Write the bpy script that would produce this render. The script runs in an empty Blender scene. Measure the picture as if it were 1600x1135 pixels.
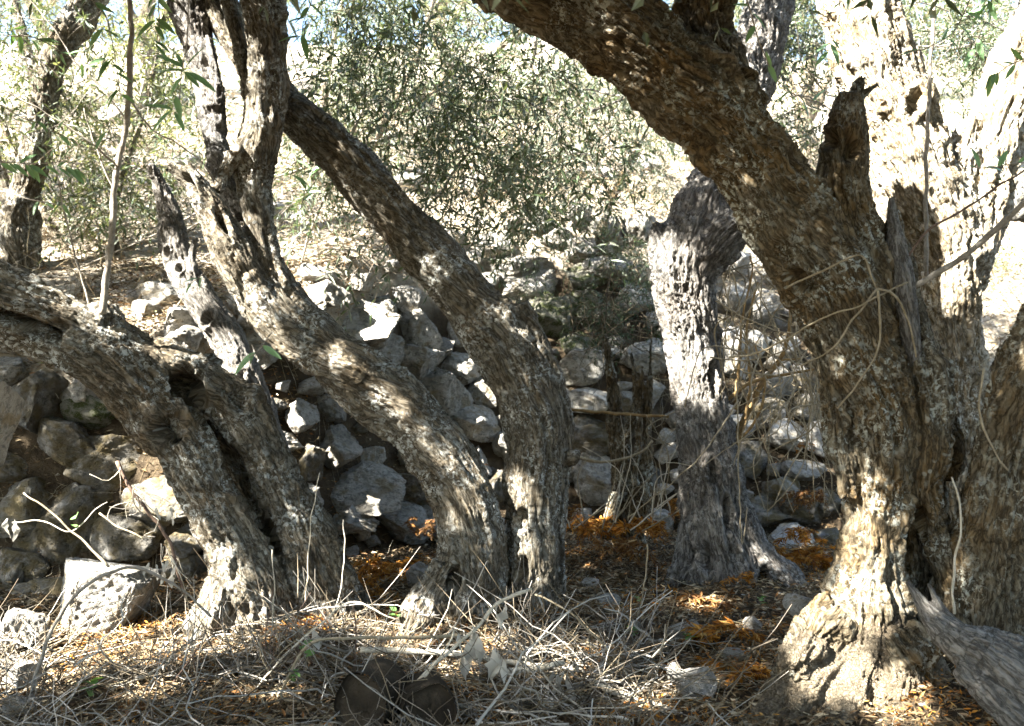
import bpy, bmesh, math, random
import numpy as np
from mathutils import Vector, Matrix, Euler

random.seed(7)
RNG = np.random.default_rng(7)
scene = bpy.context.scene
COL = scene.collection

# ------------------------------------------------------------------ camera
CAM_H = 1.2
F_PX = 1385.0
cam_data = bpy.data.cameras.new("camera")
cam_data.sensor_width = 36.0
cam_data.lens = 36.0 * F_PX / 1600.0
cam_data.clip_start = 0.05
cam_data.clip_end = 600.0
cam = bpy.data.objects.new("camera", cam_data)
cam_data.dof.use_dof = True
cam_data.dof.focus_distance = 3.7
cam_data.dof.aperture_fstop = 3.2
cam.location = (0, 0, CAM_H)
cam.rotation_euler = (math.radians(90), 0, 0)
COL.objects.link(cam)
scene.camera = cam

# ------------------------------------------------------------------ sky + sun
SUN = np.array([-0.62, -0.40, 0.675])
SUN = SUN / np.linalg.norm(SUN)
world = bpy.data.worlds.new("World")
scene.world = world
world.use_nodes = True
wn = world.node_tree.nodes
wl = world.node_tree.links
wn.clear()
w_out = wn.new("ShaderNodeOutputWorld")
w_bg = wn.new("ShaderNodeBackground")
w_sky = wn.new("ShaderNodeTexSky")
w_sky.sky_type = 'NISHITA'
w_sky.sun_disc = False
w_sky.sun_elevation = math.asin(SUN[2])
w_sky.sun_rotation = math.atan2(SUN[0], SUN[1]) % (2 * math.pi)
w_bg.inputs["Strength"].default_value = 0.055
wl.new(w_sky.outputs[0], w_bg.inputs["Color"])
wl.new(w_bg.outputs[0], w_out.inputs["Surface"])
sun_l = bpy.data.lights.new("sun", 'SUN')
sun_l.energy = 5.0
sun_l.angle = math.radians(0.5)
sun_l.color = (1.0, 0.96, 0.90)
sun_o = bpy.data.objects.new("sun", sun_l)
sun_o.rotation_euler = Vector(SUN).to_track_quat('Z', 'Y').to_euler()
sun_o.location = (-6, -4, 8)
COL.objects.link(sun_o)
scene.view_settings.view_transform = 'Standard'
scene.view_settings.look = 'None'
scene.view_settings.exposure = 4.0
scene.view_settings.gamma = 1.0
scene.view_settings.use_curve_mapping = False
scene.cycles.max_bounces = 6
scene.cycles.diffuse_bounces = 3
scene.cycles.glossy_bounces = 2
scene.cycles.transmission_bounces = 3
scene.cycles.transparent_max_bounces = 4

# ------------------------------------------------------------------ numeric helpers
def W(px, py, d):
    """point seen at pixel (px,py) of the 1600 px photograph, d metres ahead"""
    return np.array([(px - 800.0) / F_PX * d, d, CAM_H - (py - 567.5) / F_PX * d])

_perm = np.random.default_rng(3).permutation(256)
_perm = np.concatenate([_perm, _perm, _perm])
_grad = np.random.default_rng(4).normal(size=(256, 3))
_grad /= np.linalg.norm(_grad, axis=1)[:, None]

def noise3(p):
    i = np.floor(p).astype(np.int64)
    f = p - i
    u = f * f * f * (f * (f * 6 - 15) + 10)
    i &= 255
    out = 0
    res = []
    for dx in (0, 1):
        for dy in (0, 1):
            for dz in (0, 1):
                h = _perm[_perm[_perm[(i[:, 0] + dx) & 255] + ((i[:, 1] + dy) & 255)] + ((i[:, 2] + dz) & 255)]
                g = _grad[h]
                v = g[:, 0] * (f[:, 0] - dx) + g[:, 1] * (f[:, 1] - dy) + g[:, 2] * (f[:, 2] - dz)
                wx = u[:, 0] if dx else 1 - u[:, 0]
                wy = u[:, 1] if dy else 1 - u[:, 1]
                wz = u[:, 2] if dz else 1 - u[:, 2]
                out = out + v * wx * wy * wz
    return out * 1.6

def fbm(p, octv=4, gain=0.5, lac=2.03):
    a, s, t = 1.0, 0.0, 0.0
    q = np.array(p, float)
    for k in range(octv):
        s = s + a * noise3(q + 17.3 * k)
        t += a
        a *= gain
        q = q * lac
    return s / t

def nrm(v):
    return v / np.maximum(np.linalg.norm(v, axis=-1, keepdims=True), 1e-9)

def sstep(a, b, x):
    t = np.clip((x - a) / (b - a), 0, 1)
    return t * t * (3 - 2 * t)

def catmull(P, step):
    """P (n,k) control rows (first three columns are xyz) resampled about every step metres"""
    P = np.array(P, float)
    if len(P) == 2:
        n = max(3, int(np.linalg.norm(P[1, :3] - P[0, :3]) / step))
        t = np.linspace(0, 1, n)[:, None]
        return P[0] * (1 - t) + P[1] * t
    Q = np.vstack([2 * P[0] - P[1], P, 2 * P[-1] - P[-2]])
    out = []
    for i in range(1, len(Q) - 2):
        p0, p1, p2, p3 = Q[i - 1], Q[i], Q[i + 1], Q[i + 2]
        n = max(2, int(np.linalg.norm(p2[:3] - p1[:3]) / step))
        t = (np.arange(n) / n)[:, None]
        out.append(0.5 * ((2 * p1) + (-p0 + p2) * t + (2 * p0 - 5 * p1 + 4 * p2 - p3) * t ** 2 + (-p0 + 3 * p1 - 3 * p2 + p3) * t ** 3))
    out.append(P[-1:])
    return np.vstack(out)

# ------------------------------------------------------------------ object helpers
BASE = {}

def tag(o, label=None, cat=None, group=None, kind=None):
    if label: o["label"] = label
    if cat: o["category"] = cat
    if group: o["group"] = group
    if kind: o["kind"] = kind
    return o

def empty(name, loc, label=None, cat=None, group=None):
    o = bpy.data.objects.new(name, None)
    o.empty_display_size = 0.1
    o.location = [float(c) for c in loc]
    COL.objects.link(o)
    BASE[o.name] = np.array(o.location)
    return tag(o, label, cat, group)

def make_mesh(name, V, F, smooth=True, attrs=None):
    """F is an int array (n,3) or (n,4)"""
    V = np.asarray(V, np.float32)
    F = np.asarray(F, np.int32)
    me = bpy.data.meshes.new(name)
    k = F.shape[1]
    me.vertices.add(len(V))
    me.vertices.foreach_set("co", V.ravel())
    me.loops.add(F.size)
    me.loops.foreach_set("vertex_index", F.ravel())
    me.polygons.add(len(F))
    me.polygons.foreach_set("loop_start", np.arange(0, F.size, k, dtype=np.int32))
    me.polygons.foreach_set("loop_total", np.full(len(F), k, np.int32))
    me.polygons.foreach_set("use_smooth", np.full(len(F), smooth, bool))
    if attrs:
        for nm, arr in attrs.items():
            if arr.ndim == 2:
                a = me.attributes.new(nm, 'FLOAT_VECTOR', 'POINT')
                a.data.foreach_set("vector", np.asarray(arr, np.float32).ravel())
            else:
                a = me.attributes.new(nm, 'FLOAT', 'POINT')
                a.data.foreach_set("value", np.asarray(arr, np.float32))
    me.update()
    return me

def mesh_obj(name, V, F, mat, parent=None, smooth=True, attrs=None, origin=None):
    base = BASE[parent.name] if parent is not None else (np.zeros(3) if origin is None else np.asarray(origin, float))
    me = make_mesh(name, np.asarray(V) - base, F, smooth, attrs)
    me.materials.append(mat)
    o = bpy.data.objects.new(name, me)
    COL.objects.link(o)
    if parent is not None:
        o.parent = parent
    else:
        o.location = [float(c) for c in base]
    BASE[o.name] = base
    return o

def frames(P):
    """parallel transport frames along P (n,3) -> T,N,B"""
    T = nrm(np.gradient(P, axis=0))
    N = np.zeros_like(T)
    a = np.array([0, 0, 1.0]) if abs(T[0, 2]) < 0.8 else np.array([0, -1.0, 0])
    n = a - T[0] * np.dot(a, T[0])
    N[0] = n / np.linalg.norm(n)
    for i in range(1, len(P)):
        n = N[i - 1] - T[i] * np.dot(N[i - 1], T[i])
        N[i] = n / max(np.linalg.norm(n), 1e-9)
    return T, N, np.cross(T, N)

def tube(P, R, sides=6, caps=True):
    P = np.asarray(P, float)
    R = np.broadcast_to(np.asarray(R, float), (len(P),))
    T, N, B = frames(P)
    a = np.arange(sides) / sides * 2 * np.pi
    V = P[:, None] + R[:, None, None] * (np.cos(a)[None, :, None] * N[:, None] + np.sin(a)[None, :, None] * B[:, None])
    V = V.reshape(-1, 3)
    n = len(P)
    i = np.arange(n - 1)[:, None] * sides
    j = np.arange(sides)[None]
    jn = (j + 1) % sides
    F = np.stack([i + j, i + jn, i + sides + jn, i + sides + j], -1).reshape(-1, 4)
    if caps:
        V = np.vstack([V, P[:1] - T[:1] * R[0] * 0.3, P[-1:] + T[-1:] * R[-1] * 0.3])
        c0, c1 = len(V) - 2, len(V) - 1
        e = (n - 1) * sides
        jj = np.arange(sides)
        nn_ = (jj + 1) % sides
        F = np.vstack([F, np.stack([np.full(sides, c0), nn_, jj, jj], -1), np.stack([np.full(sides, c1), e + jj, e + nn_, e + nn_], -1)])
    return V, F

def quads_to_tris(F):
    F = np.asarray(F)
    A = F[:, [0, 1, 2]]
    B = F[:, [0, 2, 3]]
    B = B[(B[:, 1] != B[:, 2])]
    return np.vstack([A, B])

def join(parts):
    Vs, Fs, n = [], [], 0
    for V, F in parts:
        Vs.append(V)
        Fs.append(quads_to_tris(F) + n if F.shape[1] == 4 else F + n)
        n += len(V)
    return np.vstack(Vs), np.vstack(Fs)

def many_tubes(P, R, sides=3):
    """P (N,K,3), R (N,K) -> one mesh of N tubes"""
    N, K, _ = P.shape
    T = nrm(np.gradient(P, axis=1))
    ref = np.where(np.abs(T[..., 2:3]) < 0.9, np.array([0, 0, 1.0]), np.array([1.0, 0, 0]))
    A = nrm(np.cross(T, ref))
    B = np.cross(T, A)
    a = np.arange(sides) / sides * 2 * np.pi
    V = P[:, :, None] + R[:, :, None, None] * (np.cos(a)[:, None] * A[:, :, None] + np.sin(a)[:, None] * B[:, :, None])
    V = V.reshape(-1, 3)
    base = (np.arange(N) * K * sides)[:, None, None] + (np.arange(K - 1) * sides)[None, :, None]
    j = np.arange(sides)[None, None]
    jn = (j + 1) % sides
    F = np.stack([base + j, base + jn, base + sides + jn, base + sides + j], -1).reshape(-1, 4)
    return V, quads_to_tris(F)

def leaves_mesh(pos, dr, nm, ln, wd):
    """folded lance-shaped leaves: 4 verts, 2 tris each"""
    dr = nrm(dr)
    side = nrm(np.cross(dr, nm))
    up = np.cross(side, dr)
    ln = np.asarray(ln)[:, None]
    wd = np.asarray(wd)[:, None]
    b = pos
    m = pos + dr * ln * 0.5 - up * ln * 0.03
    l = pos + dr * ln * 0.45 + side * wd * 0.5 + up * wd * 0.12
    r = pos + dr * ln * 0.45 - side * wd * 0.5 + up * wd * 0.12
    t = pos + dr * ln - up * ln * 0.06
    V = np.stack([b, l, t, r], 1).reshape(-1, 3)
    i = (np.arange(len(pos)) * 4)[:, None]
    F = np.concatenate([i + np.array([[0, 2, 1]]), i + np.array([[0, 3, 2]])], 1).reshape(-1, 3)
    return V, F

# ------------------------------------------------------------------ materials
def new_mat(name):
    m = bpy.data.materials.new(name)
    m.use_nodes = True
    nt = m.node_tree
    nt.nodes.clear()
    return m, nt

class G:
    """tiny node-graph writer"""
    def __init__(self, nt):
        self.nt = nt
    def n(self, t, **kw):
        nd = self.nt.nodes.new(t)
        for k, v in kw.items():
            setattr(nd, k, v)
        return nd
    def l(self, a, b):
        self.nt.links.new(a, b)
    def noise(self, vec, scale, detail=4, rough=0.55, dist=0.0):
        nd = self.n("ShaderNodeTexNoise")
        nd.inputs["Scale"].default_value = scale
        nd.inputs["Detail"].default_value = detail
        nd.inputs["Roughness"].default_value = rough
        nd.inputs["Distortion"].default_value = dist
        if vec is not None: self.l(vec, nd.inputs["Vector"])
        return nd.outputs["Fac"]
    def voro(self, vec, scale, feature='DISTANCE_TO_EDGE', out="Distance", rnd=1.0):
        nd = self.n("ShaderNodeTexVoronoi", feature=feature)
        nd.inputs["Scale"].default_value = scale
        nd.inputs["Randomness"].default_value = rnd
        if vec is not None: self.l(vec, nd.inputs["Vector"])
        return nd.outputs[out]
    def ramp(self, fac, stops):
        nd = self.n("ShaderNodeValToRGB")
        cr = nd.color_ramp
        while len(cr.elements) < len(stops): cr.elements.new(0.5)
        for e, (p, c) in zip(cr.elements, stops):
            e.position = p
            e.color = (c, c, c, 1) if isinstance(c, (int, float)) else (*c, 1)
        self.l(fac, nd.inputs[0])
        return nd.outputs[0]
    def mix(self, fac, a, b, blend='MIX'):
        nd = self.n("ShaderNodeMix", data_type='RGBA', blend_type=blend)
        for idx, v in ((0, fac), (6, a), (7, b)):
            if hasattr(v, "is_linked"): self.l(v, nd.inputs[idx])
            else: nd.inputs[idx].default_value = v if idx == 0 else (*v, 1)
        return nd.outputs[2]
    def math(self, op, a, b=0.0, c=0.0):
        nd = self.n("ShaderNodeMath", operation=op)
        for i, v in enumerate((a, b, c)):
            if hasattr(v, "is_linked"): self.l(v, nd.inputs[i])
            else: nd.inputs[i].default_value = v
        return nd.outputs[0]
    def scale_vec(self, vec, s):
        nd = self.n("ShaderNodeMapping")
        nd.inputs["Scale"].default_value = s
        self.l(vec, nd.inputs["Vector"])
        return nd.outputs[0]
    def attr(self, name, out="Vector"):
        nd = self.n("ShaderNodeAttribute", attribute_name=name)
        return nd.outputs[out]
    def bump(self, h, strength, dist):
        nd = self.n("ShaderNodeBump")
        nd.inputs["Strength"].default_value = strength
        nd.inputs["Distance"].default_value = dist
        self.l(h, nd.inputs["Height"])
        return nd.outputs[0]
    def out(self, col, rough=0.85, normal=None, spec=0.25, trans=None):
        b = self.n("ShaderNodeBsdfPrincipled")
        o = self.n("ShaderNodeOutputMaterial")
        if hasattr(col, "is_linked"): self.l(col, b.inputs["Base Color"])
        else: b.inputs["Base Color"].default_value = (*col, 1)
        if hasattr(rough, "is_linked"): self.l(rough, b.inputs["Roughness"])
        else: b.inputs["Roughness"].default_value = rough
        b.inputs["Specular IOR Level"].default_value = spec
        if normal is not None: self.l(normal, b.inputs["Normal"])
        sh = b.outputs[0]
        if trans is not None:
            t = self.n("ShaderNodeBsdfTranslucent")
            if hasattr(trans[1], "is_linked"): self.l(trans[1], t.inputs[0])
            else: t.inputs[0].default_value = (*trans[1], 1)
            mx = self.n("ShaderNodeMixShader")
            mx.inputs[0].default_value = trans[0]
            self.l(b.outputs[0], mx.inputs[1])
            self.l(t.outputs[0], mx.inputs[2])
            sh = mx.outputs[0]
        self.l(sh, o.inputs["Surface"])

def bark_mat(name, grey, brown, rust, lichen, lichen_amt, rust_amt):
    m, nt = new_mat(name)
    g = G(nt)
    gr = g.attr("grain")
    tc = g.n("ShaderNodeTexCoord").outputs["Object"]
    warp = g.n("ShaderNodeVectorMath", operation='MULTIPLY_ADD')
    nz = g.n("ShaderNodeTexNoise"); nz.inputs["Scale"].default_value = 9.0; nz.inputs["Detail"].default_value = 2
    g.l(gr, nz.inputs["Vector"])
    g.l(nz.outputs["Color"], warp.inputs[0]); warp.inputs[1].default_value = (0.05, 0.05, 0.05); g.l(gr, warp.inputs[2])
    wv = warp.outputs[0]
    st = g.scale_vec(wv, (1, 1, 0.20))
    st2 = g.scale_vec(wv, (1, 1, 0.27))
    furrow = g.noise(st, 44.0, 6, 0.6, 0.25)
    fur = g.math('ABSOLUTE', g.math('MULTIPLY', g.math('SUBTRACT', furrow, 0.5), 2.0))
    cross = g.noise(st2, 75.0, 6, 0.68, 0.2)
    fib = g.noise(g.scale_vec(gr, (1, 1, 0.10)), 120.0, 5, 0.65)
    fine = g.noise(gr, 230.0, 5, 0.65)
    big = g.noise(tc, 3.2, 4, 0.6)
    mid2 = g.noise(tc, 11.0, 5, 0.65)
    col = g.mix(g.ramp(cross, [(0.36, 0.0), (0.62, 1.0)]), brown, grey)
    rf = g.math('MULTIPLY', g.ramp(big, [(0.42, 0.0), (0.64, 1.0)]), rust_amt)
    col = g.mix(rf, col, rust)
    col = g.mix(g.math('MULTIPLY', g.ramp(mid2, [(0.5, 0.0), (0.66, 1.0)]), 0.45), col, tuple(c * 0.42 for c in grey))
    col = g.mix(g.math('MULTIPLY', g.ramp(fib, [(0.38, 1.0), (0.58, 0.0)]), 0.4), col, tuple(c * 0.5 for c in brown))
    col = g.mix(g.math('MULTIPLY', g.ramp(fur, [(0.0, 1.0), (0.15, 0.0)]), 0.85), col, tuple(c * 0.25 for c in brown))
    # pale crust lichen in patches of its own
    lz = g.noise(tc, 5.0, 3, 0.6)
    ls = g.noise(tc, 46.0, 5, 0.7, 0.6)
    lm = g.math('MULTIPLY', g.ramp(lz, [(0.46, 0.0), (0.62, 1.0)]), g.ramp(ls, [(0.50, 0.0), (0.58, 1.0)]))
    sp = g.voro(warp.outputs[0], 30.0, 'F1', "Distance")
    spm = g.math('MULTIPLY', g.ramp(sp, [(0.20, 1.0), (0.30, 0.0)]), g.ramp(g.noise(tc, 7.0, 2), [(0.52, 0.0), (0.60, 1.0)]))
    lm = g.math('MULTIPLY', g.math('MAXIMUM', lm, g.math('MULTIPLY', spm, 0.45)), lichen_amt)
    col = g.mix(lm, col, lichen)
    h = g.math('ADD', g.math('MULTIPLY', g.ramp(fur, [(0.0, 0.0), (0.22, 1.0)]), 0.5), g.math('MULTIPLY', fib, 0.4))
    h = g.math('ADD', h, g.math('MULTIPLY', cross, 0.9))
    h = g.math('ADD', h, g.math('MULTIPLY', fine, 0.35))
    g.out(col, 0.9, g.bump(h, 1.0, 0.010), 0.12)
    return m

M = {}
M["bark_grey"] = bark_mat("bark_grey", (0.27, 0.25, 0.20), (0.118, 0.095, 0.06), (0.15, 0.10, 0.05), (0.47, 0.48, 0.44), 0.95, 0.5)
M["bark_brown"] = bark_mat("bark_brown", (0.25, 0.22, 0.155), (0.10, 0.075, 0.042), (0.19, 0.105, 0.025), (0.46, 0.47, 0.40), 0.95, 0.65)
M["bark_pale"] = bark_mat("bark_pale", (0.25, 0.24, 0.215), (0.135, 0.122, 0.105), (0.20, 0.14, 0.09), (0.45, 0.45, 0.42), 0.5, 0.3)
M["bark_sunlit"] = bark_mat("bark_sunlit", (0.46, 0.43, 0.35), (0.24, 0.18, 0.10), (0.27, 0.17, 0.06), (0.58, 0.57, 0.50), 0.95, 0.4)  # bark paled so the colour carries part of the sun glare
def crust_mat():
    m, nt = new_mat("root_crust")
    g = G(nt)
    tc = g.n("ShaderNodeTexCoord").outputs["Object"]
    a = g.noise(tc, 5.0, 5, 0.6); b = g.noise(tc, 28.0, 6, 0.7); c = g.noise(tc, 130.0, 5, 0.7)
    w = g.n("ShaderNodeVectorMath", operation='MULTIPLY_ADD')
    nz = g.n("ShaderNodeTexNoise"); nz.inputs["Scale"].default_value = 30.0; g.l(tc, nz.inputs["Vector"])
    g.l(nz.outputs["Color"], w.inputs[0]); w.inputs[1].default_value = (0.06, 0.06, 0.06); nz.inputs['Detail'].default_value = 5; g.l(tc, w.inputs[2])
    cr = g.voro(w.outputs[0], 62.0)
    col = g.mix(g.ramp(a, [(0.38, 0.0), (0.62, 1.0)]), (0.165, 0.13, 0.085), (0.275, 0.23, 0.16))
    col = g.mix(g.ramp(b, [(0.5, 0.0), (0.68, 1.0)]), col, (0.11, 0.085, 0.055))
    col = g.mix(g.math('MULTIPLY', g.ramp(c, [(0.55, 0.0), (0.7, 1.0)]), 0.5), col, (0.42, 0.39, 0.32))
    col = g.mix(g.math('MULTIPLY', g.math('MULTIPLY', g.ramp(cr, [(0.0, 1.0), (0.09, 0.0)]), g.ramp(a, [(0.4, 0.0), (0.55, 1.0)])), 0.5), col, (0.07, 0.052, 0.034))
    h = g.math('ADD', g.math('MULTIPLY', b, 1.0), g.math('MULTIPLY', c, 0.4))
    h = g.math('ADD', h, g.math('MULTIPLY', g.ramp(cr, [(0.0, 0.0), (0.14, 1.0)]), 0.35))
    g.out(col, 0.93, g.bump(h, 1.0, 0.030), 0.1)
    return m
M["root_crust"] = crust_mat()
M["bark_dead"] = bark_mat("bark_dead", (0.27, 0.26, 0.235), (0.20, 0.18, 0.15), (0.22, 0.16, 0.10), (0.42, 0.42, 0.38), 0.3, 0.25)
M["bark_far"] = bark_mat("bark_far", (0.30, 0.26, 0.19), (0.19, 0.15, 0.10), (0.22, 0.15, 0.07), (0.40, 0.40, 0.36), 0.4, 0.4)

def stone_mat(name, k):
    m, nt = new_mat(name)
    g = G(nt)
    tc = g.n("ShaderNodeTexCoord").outputs["Object"]
    oi = g.n("ShaderNodeObjectInfo")
    off = g.n("ShaderNodeVectorMath", operation='MULTIPLY_ADD')
    g.l(oi.outputs["Random"], off.inputs[0]); off.inputs[1].default_value = (37, 53, 71); g.l(tc, off.inputs[2])
    v = off.outputs[0]
    a = g.noise(v, 1.6, 6, 0.62)
    b = g.noise(v, 5.5, 6, 0.7, 0.4)
    c = g.noise(v, 22.0, 5, 0.7)
    pits = g.voro(v, 9.0, 'F1', "Distance")
    col = g.ramp(a, [(0.30, (0.34, 0.31, 0.245)), (0.5, (0.52, 0.49, 0.425)), (0.7, (0.62, 0.60, 0.55))])
    col = g.mix(g.ramp(b, [(0.48, 0.0), (0.62, 1.0)]), col, (0.23, 0.22, 0.19))
    col = g.mix(g.math('MULTIPLY', g.ramp(g.noise(v, 2.4, 4), [(0.54, 0.0), (0.66, 1.0)]), 0.6), col, (0.30, 0.22, 0.10))
    col = g.mix(g.math('MULTIPLY', g.ramp(c, [(0.55, 0.0), (0.68, 1.0)]), 0.6), col, (0.10, 0.10, 0.088))
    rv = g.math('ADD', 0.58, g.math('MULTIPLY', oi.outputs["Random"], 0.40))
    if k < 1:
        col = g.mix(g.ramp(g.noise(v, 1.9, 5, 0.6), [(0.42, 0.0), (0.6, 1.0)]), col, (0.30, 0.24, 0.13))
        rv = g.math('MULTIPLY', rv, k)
    tint = g.n("ShaderNodeVectorMath", operation='SCALE')
    g.l(col, tint.inputs[0]); g.l(rv, tint.inputs["Scale"])
    h = g.math('ADD', g.math('MULTIPLY', b, 1.0), g.math('MULTIPLY', c, 0.45))
    h = g.math('ADD', h, g.math('MULTIPLY', g.ramp(pits, [(0.0, 0.0), (0.35, 1.0)]), 0.35))
    h = g.math('ADD', h, g.math('MULTIPLY', g.noise(v, 70.0, 4, 0.7), 0.2))
    g.out(tint.outputs[0], 0.93, g.bump(h, 0.9, 0.035), 0.12)
    return m
M["stone"] = stone_mat("limestone", 1.0)
M["stone_dark"] = stone_mat("brown_shaded_limestone", 0.58)  # browner stone, darkened further to put the wall's shade into its colour

def moss_mat():
    m, nt = new_mat("mossy_stone")
    g = G(nt)
    tc = g.n("ShaderNodeTexCoord").outputs["Object"]
    a = g.noise(tc, 3.0, 6, 0.65)
    b = g.noise(tc, 26.0, 5, 0.7)
    col = g.mix(g.ramp(a, [(0.42, 0.0), (0.56, 1.0)]), (0.20, 0.19, 0.15), (0.055, 0.065, 0.02))
    col = g.mix(g.ramp(b, [(0.55, 0.0), (0.66, 1.0)]), col, (0.30, 0.30, 0.22))
    h = g.math('ADD', a, g.math('MULTIPLY', b, 0.7))
    g.out(col, 0.95, g.bump(h, 1.0, 0.03), 0.1)
    return m
M["moss"] = moss_mat()

def leaf_mat(name, top, under, var, tr=0.25, trc=(0.16, 0.20, 0.03), rough=0.5):
    m, nt = new_mat(name)
    g = G(nt)
    geo = g.n("ShaderNodeNewGeometry")
    hsv = g.n("ShaderNodeHueSaturation")
    rp = geo.outputs["Random Per Island"]
    c = g.mix(geo.outputs["Backfacing"], top, under)
    g.l(c, hsv.inputs["Color"])
    g.l(g.math('ADD', 1.0 - var, g.math('MULTIPLY', rp, 2 * var)), hsv.inputs["Value"])
    g.l(g.math('ADD', 0.48, g.math('MULTIPLY', g.math('FRACT', g.math('MULTIPLY', rp, 13.7)), 0.04)), hsv.inputs["Hue"])
    g.out(hsv.outputs[0], rough, None, 0.35, (tr, trc))
    return m
M["olive_leaf"] = leaf_mat("olive_leaf", (0.05, 0.078, 0.034), (0.19, 0.215, 0.155), 0.5, 0.22, (0.14,0.17,0.05))
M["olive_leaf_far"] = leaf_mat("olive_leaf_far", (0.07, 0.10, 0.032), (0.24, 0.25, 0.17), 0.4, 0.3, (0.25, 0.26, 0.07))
M["ivy_leaf"] = leaf_mat("dark_leaf", (0.03, 0.055, 0.022), (0.06, 0.09, 0.045), 0.4, 0.15, (0.06, 0.12, 0.02))
M["near_leaf"] = leaf_mat("near_leaf", (0.045, 0.12, 0.030), (0.20, 0.30, 0.15), 0.35, 0.25, (0.15, 0.28, 0.04), 0.35)

def litter_mat(name, stops, rough=0.85, tr=None):
    m, nt = new_mat(name)
    g = G(nt)
    geo = g.n("ShaderNodeNewGeometry")
    col = g.ramp(geo.outputs["Random Per Island"], stops)
    g.out(col, rough, None, 0.2, (tr, col) if tr else None)
    return m
M["litter"] = litter_mat("dry_leaf_litter", [(0.0, (0.06, 0.038, 0.018)), (0.35, (0.13, 0.082, 0.038)), (0.6, (0.21, 0.15, 0.075)), (0.85, (0.36, 0.30, 0.20)), (1.0, (0.24, 0.10, 0.025))])
M["litter_pale"] = litter_mat("pale_leaf_litter", [(0.0, (0.08, 0.065, 0.045)), (0.3, (0.27, 0.235, 0.18)), (0.7, (0.42, 0.39, 0.33)), (0.92, (0.34, 0.20, 0.09)), (1.0, (0.15, 0.19, 0.08))])
M["straw"] = litter_mat("dry_straw", [(0.0, (0.07, 0.05, 0.03)), (0.4, (0.17, 0.13, 0.07)), (0.75, (0.30, 0.25, 0.15)), (1.0, (0.46, 0.42, 0.32))])
M["twig_grey"] = litter_mat("grey_twigs", [(0.0, (0.06, 0.05, 0.036)), (0.4, (0.15, 0.13, 0.10)), (0.75, (0.27, 0.245, 0.20)), (1.0, (0.42, 0.39, 0.34))])
M["twig_brown"] = litter_mat("brown_twigs", [(0.0, (0.06, 0.045, 0.03)), (0.5, (0.12, 0.095, 0.06)), (1.0, (0.21, 0.17, 0.11))])
M["fern"] = litter_mat("dead_fern", [(0.0, (0.13, 0.045, 0.009)), (0.35, (0.33, 0.125, 0.016)), (0.75, (0.50, 0.22, 0.03)), (1.0, (0.50, 0.32, 0.10))], 0.8, 0.25)
M["fern_brown"] = litter_mat("brown_fern", [(0.0, (0.07, 0.035, 0.014)), (0.4, (0.17, 0.08, 0.025)), (0.8, (0.28, 0.14, 0.04)), (1.0, (0.34, 0.25, 0.13))], 0.85, 0.2)
M["husk"] = litter_mat("withered_leaf", [(0.0, (0.30, 0.27, 0.21)), (0.5, (0.44, 0.41, 0.34)), (1.0, (0.55, 0.52, 0.46))], 0.85, 0.2)
M["green"] = leaf_mat("green_herb", (0.06, 0.14, 0.03), (0.12, 0.20, 0.06), 0.4, 0.3, (0.2, 0.35, 0.05))

def stick_mat(name, a, b):
    m, nt = new_mat(name)
    g = G(nt)
    tc = g.n("ShaderNodeTexCoord").outputs["Object"]
    n1 = g.noise(tc, 30.0, 5, 0.65)
    n2 = g.noise(tc, 160.0, 4, 0.6)
    col = g.mix(g.ramp(n1, [(0.35, 0.0), (0.65, 1.0)]), a, b)
    col = g.mix(g.math('MULTIPLY', g.ramp(n2, [(0.5, 0.0), (0.7, 1.0)]), 0.5), col, tuple(c * 0.45 for c in a))
    g.out(col, 0.8, g.bump(n2, 0.6, 0.003), 0.25)
    return m
M["stick_pale"] = stick_mat("pale_stick", (0.36, 0.31, 0.22), (0.50, 0.46, 0.37))
M["stick_tan"] = stick_mat("tan_stick", (0.19, 0.15, 0.09), (0.31, 0.265, 0.18))
M["stick_brown"] = stick_mat("brown_stick", (0.09, 0.055, 0.038), (0.17, 0.115, 0.08))
M["stick_grey"] = stick_mat("grey_stick", (0.17, 0.145, 0.11), (0.31, 0.28, 0.23))
M["vine"] = stick_mat("vine_bark", (0.15, 0.095, 0.04), (0.28, 0.19, 0.08))

def ground_mat():
    m, nt = new_mat("dry_soil")
    g = G(nt)
    tc = g.n("ShaderNodeTexCoord").outputs["Object"]
    a = g.noise(tc, 1.3, 5, 0.6)
    b = g.noise(tc, 9.0, 6, 0.7)
    c = g.noise(tc, 55.0, 5, 0.7)
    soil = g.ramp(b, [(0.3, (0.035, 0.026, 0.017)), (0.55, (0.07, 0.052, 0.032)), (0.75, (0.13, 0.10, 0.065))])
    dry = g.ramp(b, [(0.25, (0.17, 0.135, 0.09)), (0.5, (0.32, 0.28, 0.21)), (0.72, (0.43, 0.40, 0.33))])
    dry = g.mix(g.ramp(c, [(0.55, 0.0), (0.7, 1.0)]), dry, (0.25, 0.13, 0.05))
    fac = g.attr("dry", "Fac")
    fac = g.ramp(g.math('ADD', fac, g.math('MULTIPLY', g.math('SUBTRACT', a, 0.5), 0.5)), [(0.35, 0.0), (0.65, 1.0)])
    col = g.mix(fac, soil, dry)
    h = g.math('ADD', g.math('MULTIPLY', b, 1.0), g.math('MULTIPLY', c, 0.5))
    g.out(col, 0.95, g.bump(h, 1.0, 0.04), 0.1)
    return m
M["ground"] = ground_mat()

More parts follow.
